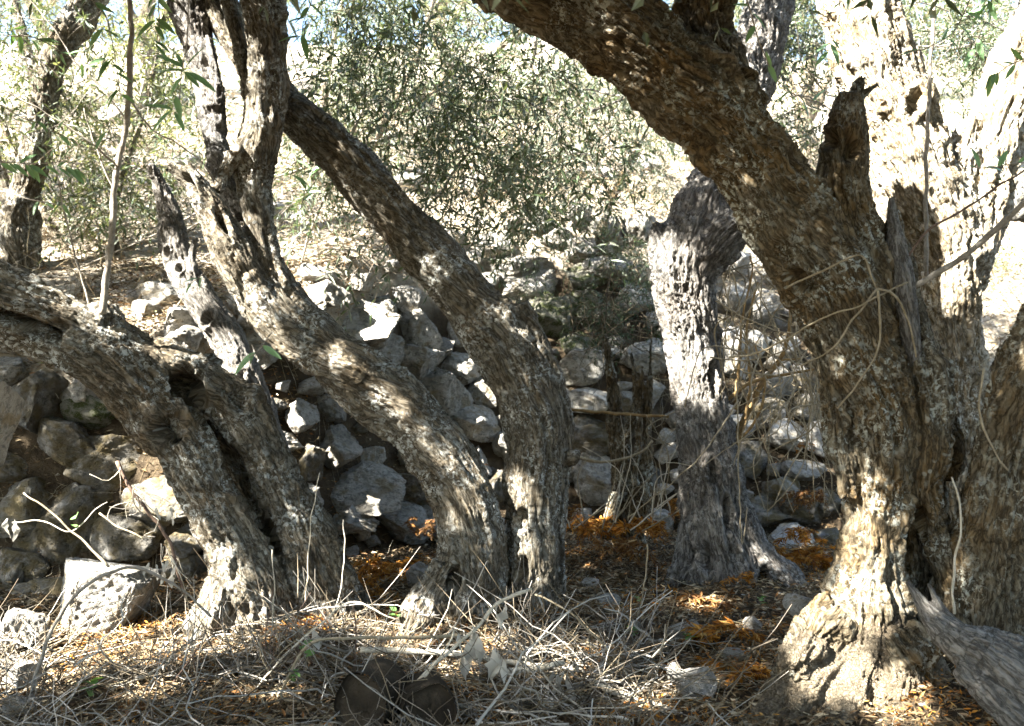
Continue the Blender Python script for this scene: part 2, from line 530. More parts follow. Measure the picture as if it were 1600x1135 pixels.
# ------------------------------------------------------------------ terrain: terrace floor, bank behind the wall, hillside
XB = [-12, -2.6, -1.9, -1.3, -0.8, -0.2, 0.5, 1.2, 2.0, 3.0, 12]
YB = [4.5, 4.70, 4.80, 5.10, 5.70, 6.15, 6.30, 6.2, 5.9, 5.6, 5.4]
XH = [-12, -2.2, -1.5, -0.9, -0.2, 0.5, 1.2, 2.2, 3.0, 12]
HH = [1.30, 1.32, 1.62, 1.95, 2.22, 2.50, 2.35, 1.95, 1.5, 1.5]
XT = [-12, -2.0, -1.2, -0.5, 0.2, 1.2, 2.2, 12]
TT = [0.45, 0.50, 0.80, 1.15, 1.25, 1.30, 1.6, 1.8]

def wall_t(x, y):
    yb = np.interp(x, XB, YB)
    return (y - yb) / np.interp(x, XT, TT)

def terrain_base(x, y):
    x = np.asarray(x, float); y = np.asarray(y, float)
    t = wall_t(x, y)
    H = np.interp(x, XH, HH)
    z = H * np.clip(t, 0, 1)
    beyond = np.clip(y - np.interp(x, XB, YB) - np.interp(x, XT, TT), 0, None)
    far = 75.0
    z = z + 0.50 * far * (1 - np.exp(-beyond / far))
    return z

def terrain(x, y):
    x = np.asarray(x, float); y = np.asarray(y, float)
    z = terrain_base(x, y)
    sh = x.shape
    p = np.stack([x.ravel(), y.ravel(), np.zeros(x.size)], 1)
    n = fbm(p * 0.9, 3).reshape(sh) * 0.10 + fbm(p * 6.0 + 9, 3).reshape(sh) * 0.03
    t = wall_t(x, y)
    inset = sstep(-0.05, 0.1, t) * (1 - sstep(1.0, 1.3, t)) * 0.16
    far = sstep(8, 14, y)
    for (bx, by) in ((-1.1, 4.05), (-.24, 4.1), (.14, 4.2), (1.16, 4.75), (1.35, 3.25), (1.9, 3.3)):
        z = z + 0.07 * np.exp(-((x - bx) ** 2 + (y - by) ** 2) / 0.16)
    return z + n * (0.7 + 2.5 * far) - inset

def axis(lo, a, b, hi, fine, grow=1.22):
    core = np.arange(a, b, fine)
    up, s = [b], fine
    while up[-1] < hi:
        s *= grow; up.append(up[-1] + s)
    dn, s = [a], fine
    while dn[-1] > lo:
        s *= grow; dn.append(dn[-1] - s)
    return np.concatenate([np.array(dn[:0:-1]), core, np.array(up)])

gx = axis(-90, -4.2, 4.2, 90, 0.045)
gy = axis(-60, 2.4, 10.0, 140, 0.045)
GX, GY = np.meshgrid(gx, gy)
GZ = terrain(GX, GY)
nx, ny = len(gx), len(gy)
ii = (np.arange(ny - 1)[:, None] * nx + np.arange(nx - 1)[None]).ravel()
gF = np.stack([ii, ii + 1, ii + nx + 1, ii + nx], 1)
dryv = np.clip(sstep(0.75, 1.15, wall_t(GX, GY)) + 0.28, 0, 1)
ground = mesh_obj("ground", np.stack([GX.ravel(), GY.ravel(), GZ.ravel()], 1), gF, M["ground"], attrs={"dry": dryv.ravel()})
tag(ground, "bare terrace floor rising to a dry sunlit hillside", kind="structure")

def ray_ground(px, py, inset=0.0):
    d = np.arange(2.2, 40, 0.02)
    x = (px - 800.0) / F_PX * d
    z = CAM_H - (py - 567.5) / F_PX * d
    tz = terrain_base(x, d)
    k = np.argmax(z <= tz)
    if not (z <= tz).any(): k = len(d) - 1
    return np.array([x[k], d[k] + inset, z[k]]), d[k]

# ------------------------------------------------------------------ sunlit gaps: where the canopy lets the sun through
LIT = []   # (point, radius)
def lit(px, py, d, r):
    LIT.append((W(px, py, d), r))
for a in [(90, 930, 3.9, .20), (160, 930, 4.0, .22), (230, 950, 4.0, .16), (30, 1000, 3.7, .28), (60, 600, 4.6, .22), (130, 615, 4.65, .18), (20, 760, 4.5, .07), (215, 800, 4.5, .06), (150, 1020, 3.6, .25), (270, 1010, 3.7, .22), (380, 1000, 3.8, .20), (340, 950, 3.9, .10),
          (360, 890, 3.9, .10), (330, 850, 3.9, .09), (395, 930, 3.9, .10), (60, 590, 4.7, .14), (120, 610, 4.8, .14), (160, 640, 4.8, .10), (280, 535, 4.0, .08),
          (300, 290, 4.15, .12), (330, 340, 4.15, .14), (360, 400, 4.15, .14), (385, 460, 4.15, .15), (410, 520, 4.15, .14), (395, 230, 4.3, .12), (405, 100, 4.35, .10), (400, 160, 4.3, .10), (420, 230, 4.3, .08), (560, 590, 4.15, .08), (640, 650, 4.1, .08), (690, 720, 4.05, .06), (700, 800, 4.0, .05),
          (310, 120, 4.6, .2), (300, 30, 4.6, .2), (270, 400, 5.0, .15), (360, 560, 4.9, .16),
          (830, 790, 4.2, .10), (820, 850, 4.1, .09), (850, 900, 4.1, .07), (790, 480, 4.25, .06), (620, 360, 4.5, .05), (700, 440, 4.4, .06),
          (1050, 380, 4.9, .05), (1085, 460, 4.9, .07), (1100, 530, 4.9, .06), (1130, 745, 4.8, .04), (1200, 880, 4.7, .06), (1115, 640, 4.8, .03),
          (1345, 790, 3.2, .10), (1350, 880, 3.2, .13), (1310, 960, 3.15, .15), (1380, 950, 3.15, .10), (1270, 1000, 3.1, .12), (1400, 1060, 2.95, .10), (1480, 850, 3.2, .06), (1340, 720, 3.2, .06),
          (1500, 985, 3.0, .05), (1410, 1110, 2.9, .12), (1340, 1040, 3.0, .11), (1280, 1060, 3.0, .10), (600, 1000, 3.7, .12), (700, 1020, 3.5, .10), (1200, 330, 3.3, .03), (1280, 520, 3.2, .04), (1010, 100, 3.25, .05), (940, 60, 3.2, .05),
          (1350, 60, 4.2, .5), (1400, 180, 4.2, .45), (1440, 300, 4.2, .4), (1530, 280, 4.2, .35), (1470, 400, 4.3, .22), (1560, 180, 4.3, .25), (1590, 60, 4.3, .3), (1490, 480, 4.2, .12),
          (1610, 540, 3.05, .07), (600, 880, 5.0, .14), (640, 900, 4.7, .14), (650, 990, 3.9, .16), (480, 970, 4.1, .1), (560, 990, 4.0, .12), (780, 1010, 3.7, .13), (900, 1050, 3.4, .12), (1000, 1090, 3.1, .10), (1080, 1060, 3.3, .10), (1110, 940, 4.3, .10),
          (930, 1010, 3.7, .1), (730, 1060, 3.4, .08), (430, 1080, 3.2, .07), (250, 1080, 3.2, .11), (80, 1080, 3.3, .16), (1170, 975, 4.0, .08), (1260, 730, 5.6, .25), (1250, 790, 5.4, .2)]:
    lit(*a)
for (a_, b_, r_) in [(560,510,.30),(600,480,.2),(500,440,.22),(650,510,.2),(640,570,.24),(690,545,.12),(722,575,.12),(815,410,.22),(835,450,.2),(872,372,.16),(907,395,.16),(600,590,.12),(230,480,.25),(300,500,.22),(520,700,.1),(485,730,.1),(590,720,.1),(560,745,.09),(800,695,.1),(735,665,.07),(912,570,.06),(1140,540,.12),(1240,685,.10),(545,820,.1),(710,380,.2),(780,380,.2),(960,350,.2)]:
    p_, d_ = None, None
    dd = np.arange(2.2, 12, 0.02); xx = (a_ - 800.0) / F_PX * dd; zz = CAM_H - (b_ - 567.5) / F_PX * dd
    k_ = int(np.argmax(zz <= terrain_base(xx, dd)))
    LIT.append((np.array([xx[k_], dd[k_] - 0.2, zz[k_]]), r_))
LITP = np.array([p for p, r in LIT]); LITR = np.array([r for p, r in LIT])

def shade_keep(P, seed=0):
    """False where a leaf would stand between the sun and a place the photograph shows sunlit"""
    keep = np.ones(len(P), bool)
    jit = 1.0 + 0.35 * noise3(np.asarray(P) * 4.0 + seed)
    for w, r in zip(LITP, LITR):
        v = P - w
        t = v @ SUN
        d2 = (v * v).sum(1) - t * t
        keep &= ~((t > 0.25) & (d2 < (r * jit) ** 2))
    return keep

# ------------------------------------------------------------------ dry stone wall
def stone_mesh(seed, sub=4):
    r = np.random.default_rng(seed)
    bm = bmesh.new()
    bmesh.ops.create_icosphere(bm, subdivisions=sub, radius=1.0)
    V = np.array([v.co[:] for v in bm.verts])
    F = np.array([[v.index for v in f.verts] for f in bm.faces])
    bm.free()
    P = V * 1.25
    P = np.sign(P) * np.abs(P) ** 0.92
    for k in range(r.integers(10, 16)):
        n = nrm(r.normal(size=3)[None])[0]
        h = r.uniform(0.52, 0.92)
        d = P @ n
        over = np.clip(d - h, 0, None)
        P = P - n * over[:, None] * 0.96
    dirn = nrm(P)
    q = V * 1.3 + seed * 3.1
    big = fbm(q, 3) * 0.16
    rid = np.abs(fbm(q * 2.6 + 5, 4)) * -0.16
    pit = -0.06 * sstep(0.18, 0.45, fbm(q * 5.0 + 31, 2))
    P = P + dirn * (big + rid + pit + fbm(q * 9.0, 3) * 0.03)[:, None]
    P = P / np.abs(P).max(0)
    me = make_mesh("stone", P, F, True)
    return me

STONES = [stone_mesh(100 + k, 5) for k in range(16)]
for me in STONES: me.materials.append(M["stone"])
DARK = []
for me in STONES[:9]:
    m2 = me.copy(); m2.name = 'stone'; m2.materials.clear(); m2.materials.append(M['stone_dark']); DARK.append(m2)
MOSSY = [stone_mesh(300 + k, 4) for k in range(4)]
for me in MOSSY: me.materials.append(M["moss"])
SMALL = [stone_mesh(200 + k, 3) for k in range(10)]
for me in SMALL: me.materials.append(M["stone"])

def put_stone(name, me, c, rx, ry, rz, parent=None, tilt=0.35):
    o = bpy.data.objects.new(name, me)
    COL.objects.link(o)
    e = Euler((random.uniform(-tilt, tilt), random.uniform(-tilt, tilt), random.uniform(-0.5, 0.5) + (math.pi if random.random() < 0.5 else 0)))
    o.rotation_euler = e
    o.scale = (rx, ry, rz)
    if parent is not None:
        c = np.asarray(c) - BASE[parent.name]
        o.parent = parent
    o.location = [float(v) for v in c]
    return o

wall = empty("dry_stone_wall", (0, 6.0, 0), "tumbledown grey limestone dry stone wall behind the olive trunks", "wall")
KEY = [(40,640,55,60),(130,605,36,26),(150,650,50,24),(110,692,55,30),(162,727,52,42),(28,795,52,42),(100,825,72,66),(212,835,62,52),(30,885,40,26),(80,935,62,30),(252,790,50,36),(295,842,36,32),(5,735,36,26),(10,905,26,42),(280,895,42,26),(-60,620,60,50),(-50,720,50,50),(-60,820,50,45),(-50,900,50,40),
 (5,585,30,24),(245,470,42,26),(222,500,24,26),(300,500,50,36),(278,532,32,20),(350,535,24,30),(205,470,22,16),(330,470,26,16),
 (560,515,56,42),(592,482,32,24),(500,430,32,19),(515,458,30,20),(560,440,26,15),(625,462,28,24),(655,515,34,30),(600,552,36,24),(640,567,42,38),(690,545,19,17),(722,580,32,26),(690,612,42,36),(735,665,40,25),(800,697,26,23),(715,692,22,28),(520,707,42,34),(480,727,24,30),(585,717,22,30),(560,772,60,40),(540,822,42,26),(625,822,42,26),(470,652,22,26),(520,640,30,24),(640,660,30,24),(760,620,28,24),(480,480,28,20),(640,760,34,28),(470,790,30,30),(740,730,26,26),(770,760,24,26),
 (812,412,50,26),(832,452,46,28),(872,375,24,19),(907,397,32,21),(912,580,42,29),(922,632,42,20),(932,762,46,42),(905,675,38,22),(770,435,20,15),(782,380,32,21),(940,352,26,16),(705,378,24,16),(962,425,42,26),(870,505,50,32),(905,545,32,22),(948,695,46,26),(740,400,24,14),(850,345,26,16),(950,500,36,26),(1000,560,36,30),(985,470,34,24),(880,630,24,22),(1000,740,40,30),(890,730,26,24),(910,440,40,26),(850,560,26,26),(1000,660,30,30),(840,480,30,20),(920,480,36,26),
 (1142,560,36,46),(1152,470,27,25),(1182,402,21,18),(1152,412,26,20),(1237,685,32,29),(1287,690,29,32),(1267,735,42,23),(1232,762,36,26),(1200,802,42,30),(1222,602,32,26),(1182,542,32,27),(1202,650,32,26),(1252,802,42,26),(1232,852,42,29),(1192,482,32,26),(1270,640,30,26),(1170,720,30,30),(1290,790,30,24),(1235,540,28,24),(1240,480,26,22),(1220,430,26,20),(1190,350,24,18),(1160,380,20,14),(1300,850,36,26),(1180,620,30,26)]
MOSSKEYS = {(870,505),(905,545),(910,440),(950,500),(920,480),(840,480),(150,650)}
placed = []
def near_ok(px, py, rx, ry, f):
    for (a, b, c, d) in placed:
        if ((px - a) / (rx + c)) ** 2 + ((py - b) / (ry + d)) ** 2 < f * f: return False
    return True
def wall_stone(px, py, rx, ry, me):
    p, d = ray_ground(px, py)
    s = d / F_PX
    dep = 0.5 * (rx + ry) * s * random.uniform(0.9, 1.2)
    p = p + np.array([0, dep * 0.35, 0])
    put_stone("stone", me, p, rx * s * 1.08, dep, ry * s * 1.08, wall)
    placed.append((px, py, rx, ry))
for (px, py, rx, ry) in KEY:
    if px < 320 and py > 600: rx, ry = rx * 1.1, ry * 1.1
    elif px < 1060: rx, ry = rx * 1.12, ry * 1.12
    dk = (px < 300 and py > 600 and (px, py) not in ((130,605),)) or (px > 440 and py > 600 and random.random() < 0.22) or (px > 840 and px < 1060 and py > 430 and random.random() < 0.45) or (px > 1130 and random.random() < 0.35)  # dark copies follow the browner and the shaded stretches of wall
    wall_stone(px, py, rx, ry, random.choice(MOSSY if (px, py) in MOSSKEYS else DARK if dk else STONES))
cnt = 0
for it in range(9000):
    if cnt > 185: break
    px = random.uniform(-240, 1420); 
    p0 = None
    py = random.uniform(330, 940)
    p, d = ray_ground(px, py)
    t = float(wall_t(p[0], p[1]))
    if t < 0.02 or t > 1.22: continue
    if px > 1330 and py < 600: continue
    r = random.uniform(12, 34) if it < 5000 else random.uniform(8, 16)
    rx, ry = r * random.uniform(1.0, 1.35), r * random.uniform(0.7, 0.95)
    if near_ok(px, py, rx, ry, 0.95 if (px < 320 and py > 560) else 0.80):
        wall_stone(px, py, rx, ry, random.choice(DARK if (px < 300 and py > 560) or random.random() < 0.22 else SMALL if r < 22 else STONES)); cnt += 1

# ------------------------------------------------------------------ trunks
def px_strand(pts):
    out = []
    for (px, py, d, r) in pts:
        w = W(px, py, d)
        out.append([w[0], w[1], w[2], r * d / F_PX])
    return np.array(out)

def build_trunk(parent, strands, mat, voxel=0.007, twist=0.8, lump=0.012, flute=0.014, ridge=0.006, holes=(), burls=(), grooves=(), seed=0, smooth_it=5, name="trunk"):
    parts, axes = [], []
    s0 = 0.0
    for si, pts in enumerate(strands):
        C = catmull(px_strand(pts), 0.035)
        # small irregularity of the axis and girth
        k = np.stack([np.full(len(C), seed * 5.1 + si * 3.3), np.arange(len(C)) * 0.11, np.zeros(len(C))], 1)
        C = C.copy()
        C[:, 0] += noise3(k) * C[:, 3] * 0.12
        C[:, 3] *= 1 + 0.10 * noise3(k * 1.7 + 40)
        V, F = tube(C[:, :3], C[:, 3], 20)
        parts.append((V, F))
        T, N, B = frames(C[:, :3])
        L = np.concatenate([[0], np.cumsum(np.linalg.norm(np.diff(C[:, :3], axis=0), axis=1))])
        axes.append((C[:, :3], C[:, 3], T, N, B, L + si * 7.7))
    V, F = join(parts)
    me = make_mesh("tmp", V, F)
    ob = bpy.data.objects.new("tmp", me)
    COL.objects.link(ob)
    m = ob.modifiers.new("r", 'REMESH'); m.mode = 'VOXEL'; m.voxel_size = voxel
    m2 = ob.modifiers.new("s", 'SMOOTH'); m2.iterations = smooth_it; m2.factor = 0.5
    dg = bpy.context.evaluated_depsgraph_get()
    ev = ob.evaluated_get(dg)
    em = ev.to_mesh()
    nv = len(em.vertices)
    P = np.empty(nv * 3, np.float32); em.vertices.foreach_get("co", P); P = P.reshape(-1, 3).astype(float)
    NN = np.empty(nv * 3, np.float32); em.vertices.foreach_get("normal", NN); NN = NN.reshape(-1, 3).astype(float)
    npoly = len(em.polygons)
    lt = np.empty(npoly, np.int32); em.polygons.foreach_get("loop_total", lt)
    li = np.empty(len(em.loops), np.int32); em.loops.foreach_get("vertex_index", li)
    if (lt == 4).all():
        Fq = li.reshape(-1, 4)
    else:
        em.calc_loop_triangles()
        tri = np.empty(len(em.loop_triangles) * 3, np.int32); em.loop_triangles.foreach_get("vertices", tri)
        Fq = tri.reshape(-1, 3)
    ev.to_mesh_clear()
    bpy.data.objects.remove(ob); bpy.data.meshes.remove(me)
    A = np.vstack([a[0] for a in axes]); R = np.concatenate([a[1] for a in axes])
    TT_ = np.vstack([a[2] for a in axes]); N_ = np.vstack([a[3] for a in axes]); B_ = np.vstack([a[4] for a in axes]); L_ = np.concatenate([a[5] for a in axes])
    near = np.empty(nv, int)
    for i in range(0, nv, 20000):
        q = P[i:i + 20000]
        d2 = (q * q).sum(1)[:, None] - 2 * q @ A.T + (A * A).sum(1)[None]
        near[i:i + 20000] = np.argmin(np.sqrt(np.maximum(d2, 0)) - R[None], 1)
    v = P - A[near]
    c = (v * N_[near]).sum(1); s = (v * B_[near]).sum(1); l = L_[near] + (v * TT_[near]).sum(1)
    rad = np.sqrt(c * c + s * s) + 1e-6
    ang = np.arctan2(s, c) + twist * l
    Rr = R[near]
    rr = np.clip(Rr, 0.035, None)
    Gr = np.stack([np.cos(ang) * rr, np.sin(ang) * rr, l], 1)
    wob = np.stack([fbm(P * 6 + 3, 2), fbm(P * 6 + 33, 2), fbm(P * 6 + 63, 2)], 1) * 0.03
    G2 = Gr + wob
    amp = np.clip(Rr / 0.12, 0.35, 1.3)
    disp = fbm(P * 3.2 + seed * 1.7, 2) * lump * 1.6 + fbm(P * 8 + seed, 3) * lump * 1.0
    kn = fbm(P * 5.5 + 90 + seed, 2)
    disp += sstep(0.34, 0.62, kn) * lump * 1.6 - sstep(0.38, 0.6, -kn) * lump * 0.8
    fl = fbm(G2 * np.array([14, 14, 1.1]) + seed, 3)
    disp += (np.abs(fl) * 2.2 - 0.5) * flute * amp * 1.5
    def fissure(k, kl, w, o):
        n_ = np.abs(fbm(G2 * np.array([k, k, kl]) + seed * 2 + o, 3))
        return 1 - sstep(0.0, w, n_)
    mod = 0.35 + 0.65 * sstep(-0.25, 0.25, fbm(P * 5 + 51 + seed, 2))
    disp -= fissure(36, 3.2, 0.17, 0) * ridge * 2.0 * mod
    disp -= fissure(66, 8.0, 0.20, 20) * ridge * 1.3 * mod
    disp += fbm(G2 * np.array([95, 95, 20.0]) + seed * 2 + 9, 2) * ridge * 0.9
    for (px, py, d, r, hgt) in burls:
        w = W(px, py, d); rw = r * d / F_PX
        q = np.linalg.norm(P - w, axis=1) / rw
        disp += hgt * np.exp(-q * q) * (1 + 0.6 * fbm(P * 28, 2))
    for (pts, wpx, dep) in grooves:
        C = catmull(px_strand([(a, b, c_, wpx) for (a, b, c_) in pts]), 0.02)
        best = np.full(nv, 9.0)
        for i in range(0, nv, 20000):
            q = P[i:i + 20000]
            # distance in the picture-independent plane across the grain: full 3-D distance, camera-side only
            d2 = (q * q).sum(1)[:, None] - 2 * q @ C[:, :3].T + (C[:, :3] ** 2).sum(1)[None]
            best[i:i + 20000] = np.sqrt(np.maximum(d2.min(1), 0))
        wv = C[0, 3]
        m_ = 1 - sstep(0.35, 1.0, best / wv * (1 + 0.5 * fbm(P * 16, 2)))
        disp -= dep * m_
        lip = np.exp(-((best / wv - 1.25) / 0.35) ** 2)
        disp += lip * 0.18 * min(dep, 0.05)
    for (px, py, d, rx, ry, ang_, dep) in holes:
        w = W(px, py, d)
        dx = (P[:, 0] - w[0]) * F_PX / d; dz = -(P[:, 2] - w[2]) * F_PX / d
        ca, sa = math.cos(ang_), math.sin(ang_)
        e = np.sqrt(((dx * ca + dz * sa) / rx) ** 2 + ((-dx * sa + dz * ca) / ry) ** 2) * (1 + 0.35 * fbm(P * 18, 2))
        front = (NN[:, 1] < 0.25) & (np.abs(P[:, 1] - w[1]) < 0.3)
        disp -= dep * (1 - sstep(0.55, 1.0, e)) * front
        disp += 0.012 * np.exp(-((e - 1.2) / 0.25) ** 2) * front
    P2 = P + NN * disp[:, None]
    o = mesh_obj(name, P2, Fq, mat, parent, True, {"grain": Gr})
    return o

TREES = {}
def tree(key, px, py, d, label, group="old olive trees on the terrace", name="olive_tree", cat="tree"):
    w = W(px, py, d); w[2] = 0 if d < 5.6 else w[2]
    TREES[key] = empty(name, w, label, cat, group)
    return TREES[key]

# A: leaning left, split and hollow
tA = tree("A", 420, 960, 4.05, "hollow split olive trunk leaning far to the left above the pale boulder")
build_trunk(tA, [
    [(-190,430,3.75,64),(-90,440,3.8,64),(0,475,3.85,66),(100,515,3.9,60),(180,565,3.95,58),(240,630,4.0,52),(288,700,4.0,46),(330,780,4.0,45),(372,860,4.0,54),(395,930,4.0,62),(405,1000,4.0,70),(410,1060,4.0,76)],
    [(120,500,3.98,36),(230,562,4.05,40),(320,597,4.1,42),(382,655,4.15,36),(425,730,4.15,35),(455,800,4.15,43),(478,870,4.15,56),(495,940,4.15,62),(505,1010,4.15,70)],
    [(200,570,4.2,36),(320,660,4.34,36),(395,780,4.34,40),(440,900,4.24,60),(450,1000,4.2,60)],
    [(515,870,4.22,26),(528,930,4.2,40),(535,1000,4.2,44)],
    [(360,900,3.95,34),(335,970,3.85,30),(310,1030,3.8,24)],
    [(160,500,3.92,34),(158,470,3.92,16)],
  ], M["bark_grey"], twist=0.5, seed=1, lump=0.02, flute=0.016,
  holes=[(62,512,3.8,52,17,0.45,0.15),(272,672,3.93,28,25,0.6,0.17),(300,605,4.02,24,36,-0.4,0.17),(375,625,4.08,14,22,0,0.05),(100,508,3.8,16,10,0.2,0.05)],
  burls=[(322,712,3.9,26,0.04),(215,690,3.92,26,0.03),(520,850,4.1,30,0.03),(510,900,4.1,26,0.03),(545,900,4.1,22,0.03)],
  grooves=[([(285,590,4.0),(315,650,4.0),(350,710,4.02),(385,780,4.02),(415,850,4.02)], 24, 0.12), ([(190,560,3.86),(240,650,3.93),(270,720,3.93)], 10, 0.02)])

# B: the S-shaped middle trunk with a broken second top
tB = tree("B", 725, 970, 4.1, "S-shaped olive trunk with a broken snag halfway and a lit upright stem")
build_trunk(tB, [
    [(722,1040,4.1,84),(722,970,4.1,70),(733,900,4.1,60),(738,830,4.12,52),(708,740,4.15,52),(645,662,4.2,50),(575,600,4.22,50),(505,545,4.25,48),(447,490,4.28,42),(418,420,4.3,32),(404,340,4.35,26),(398,270,4.4,31),(408,200,4.4,33),(418,130,4.4,31),(420,60,4.4,31),(410,-10,4.4,36),(385,-90,4.4,40),(350,-200,4.3,40),(330,-330,4.2,30)],
    [(560,590,4.16,34),(470,540,4.2,36),(412,480,4.2,34),(376,420,4.2,32),(348,360,4.2,29),(315,305,4.2,22),(290,262,4.2,11)],
    [(330,320,4.2,16),(300,290,4.2,13),(262,262,4.2,8)],
    [(338,300,4.26,10),(352,268,4.3,12),(372,235,4.32,10),(392,205,4.34,8)],
    [(400,170,4.42,16),(384,110,4.46,13),(368,50,4.5,13),(350,-10,4.5,14),(325,-90,4.5,14)],
    [(700,890,4.02,30),(672,930,3.98,26),(650,980,3.95,30),(640,1030,3.95,26)],
    [(780,930,4.1,24),(790,1000,4.05,30)],
  ], M["bark_grey"], twist=1.1, seed=2, flute=0.013, lump=0.011, ridge=0.0055,
  holes=[(710,905,4.0,12,30,0.2,0.07),(298,290,4.15,9,26,-0.5,0.05),(345,345,4.1,8,28,-0.5,0.05),(362,232,4.3,10,10,0,0.05),(440,30,4.3,8,16,0,0.04)],
  burls=[(372,240,4.3,16,0.03),(560,640,4.1,22,0.015)],
  grooves=[([(390,430,4.15),(430,490,4.16),(480,540,4.16),(530,600,4.14),(580,660,4.12)], 9, 0.035), ([(540,560,4.14),(610,630,4.12),(660,690,4.1)], 8, 0.03), ([(415,300,4.3),(420,380,4.25),(440,440,4.2),(490,500,4.18)], 7, 0.02)])

# limb going up and back from B, in the sun
build_trunk(tB, [
    [(385,340,4.5,22),(352,275,4.6,20),(334,205,4.68,20),(320,120,4.75,22),(296,10,4.8,30),(275,-90,4.8,32),(235,-220,4.8,28)],
    [(340,200,4.66,14),(338,120,4.68,10),(325,60,4.72,10)],
  ], M["bark_pale"], twist=1.0, seed=3, voxel=0.009, name="limb", burls=[(320,150,4.6,30,0.02),(345,240,4.5,22,0.03)])

# C: the second middle trunk, leaning left behind B
tC = tree("C", 845, 965, 4.2, "leaning olive trunk with a round burl rising from the centre towards upper left")
build_trunk(tC, [
    [(838,1030,4.18,52),(838,970,4.2,46),(836,880,4.2,42),(832,790,4.25,44),(838,700,4.3,50),(822,620,4.35,52),(785,540,4.4,50),(737,470,4.45,48),(682,410,4.5,44),(622,345,4.55,42),(562,275,4.6,40),(503,215,4.65,36),(445,165,4.7,32),(390,90,4.75,30),(350,20,4.8,28),(320,-60,4.8,28),(290,-160,4.8,26)],
    [(805,480,4.4,26),(838,530,4.42,20),(866,600,4.4,19),(878,680,4.35,20),(872,760,4.3,18),(866,850,4.22,17),(862,930,4.18,20),(860,1000,4.15,26)],
    [(600,300,4.6,26),(660,360,4.55,26),(725,430,4.5,24),(775,500,4.45,24)],
    [(800,830,4.22,20),(806,900,4.18,20),(800,980,4.12,24)],
    [(842,910,4.12,22),(836,960,4.06,22),(848,1000,4.04,20)],
    [(880,715,4.28,14),(900,717,4.26,12)],
  ], M["bark_grey"], twist=0.7, seed=4, flute=0.015,
  holes=[(815,895,4.1,12,26,0.1,0.07),(822,945,4.05,9,24,0,0.06),(815,810,4.15,12,20,0.3,0.04)],
  burls=[(790,480,4.32,20,0.055),(900,715,4.22,14,0.03),(840,965,4.0,16,0.03),(868,965,4.0,14,0.02)],
  grooves=[([(828,500,4.3),(848,560,4.32),(862,620,4.3),(872,670,4.28)], 7, 0.05), ([(575,280,4.5),(640,360,4.45),(700,425,4.4),(760,490,4.35)], 8, 0.03), ([(640,390,4.42),(700,460,4.38),(760,540,4.32),(800,620,4.28)], 6, 0.02)])

# D: upright trunk at the back
tD = tree("D", 1135, 930, 4.8, "upright grey olive trunk with flared base standing just left of the biggest trunk")
build_trunk(tD, [
    [(1135,1000,4.75,80),(1130,930,4.75,66),(1124,870,4.8,56),(1115,790,4.85,52),(1102,700,4.9,46),(1088,620,4.95,42),(1078,540,5.0,44),(1068,465,5.0,50),(1072,400,5.0,50),(1094,330,5.05,46),(1120,275,5.1,36),(1160,180,5.2,34),(1186,90,5.3,38),(1200,0,5.4,40),(1205,-90,5.4,40),(1215,-220,5.4,34)],
    [(1085,430,4.95,34),(1125,375,4.92,36),(1165,345,4.9,28),(1215,330,4.85,24)],
    [(1040,440,4.98,22),(1030,390,5.0,18),(1028,350,5.02,10)],
    [(1150,790,4.8,24),(1180,860,4.75,26),(1225,910,4.7,28),(1262,960,4.7,26)],
    [(1085,820,4.82,26),(1070,900,4.75,26),(1040,960,4.7,26)],
    [(1140,860,4.72,24),(1145,930,4.65,26),(1150,990,4.62,24)],
    [(1110,600,4.88,26),(1125,700,4.82,24),(1150,800,4.76,22)],
  ], M["bark_pale"], twist=0.35, seed=5, voxel=0.007, flute=0.016, ridge=0.008, lump=0.010,
  holes=[(1135,800,4.7,9,26,0,0.06),(1110,735,4.78,8,24,0,0.05),(1190,905,4.66,10,26,0.2,0.06),(1113,590,4.85,8,34,0,0.06),(1100,870,4.7,8,20,0,0.05)],
  burls=[(1110,290,5.0,22,0.03),(1060,900,4.7,30,0.03),(1095,900,4.66,26,0.03)])

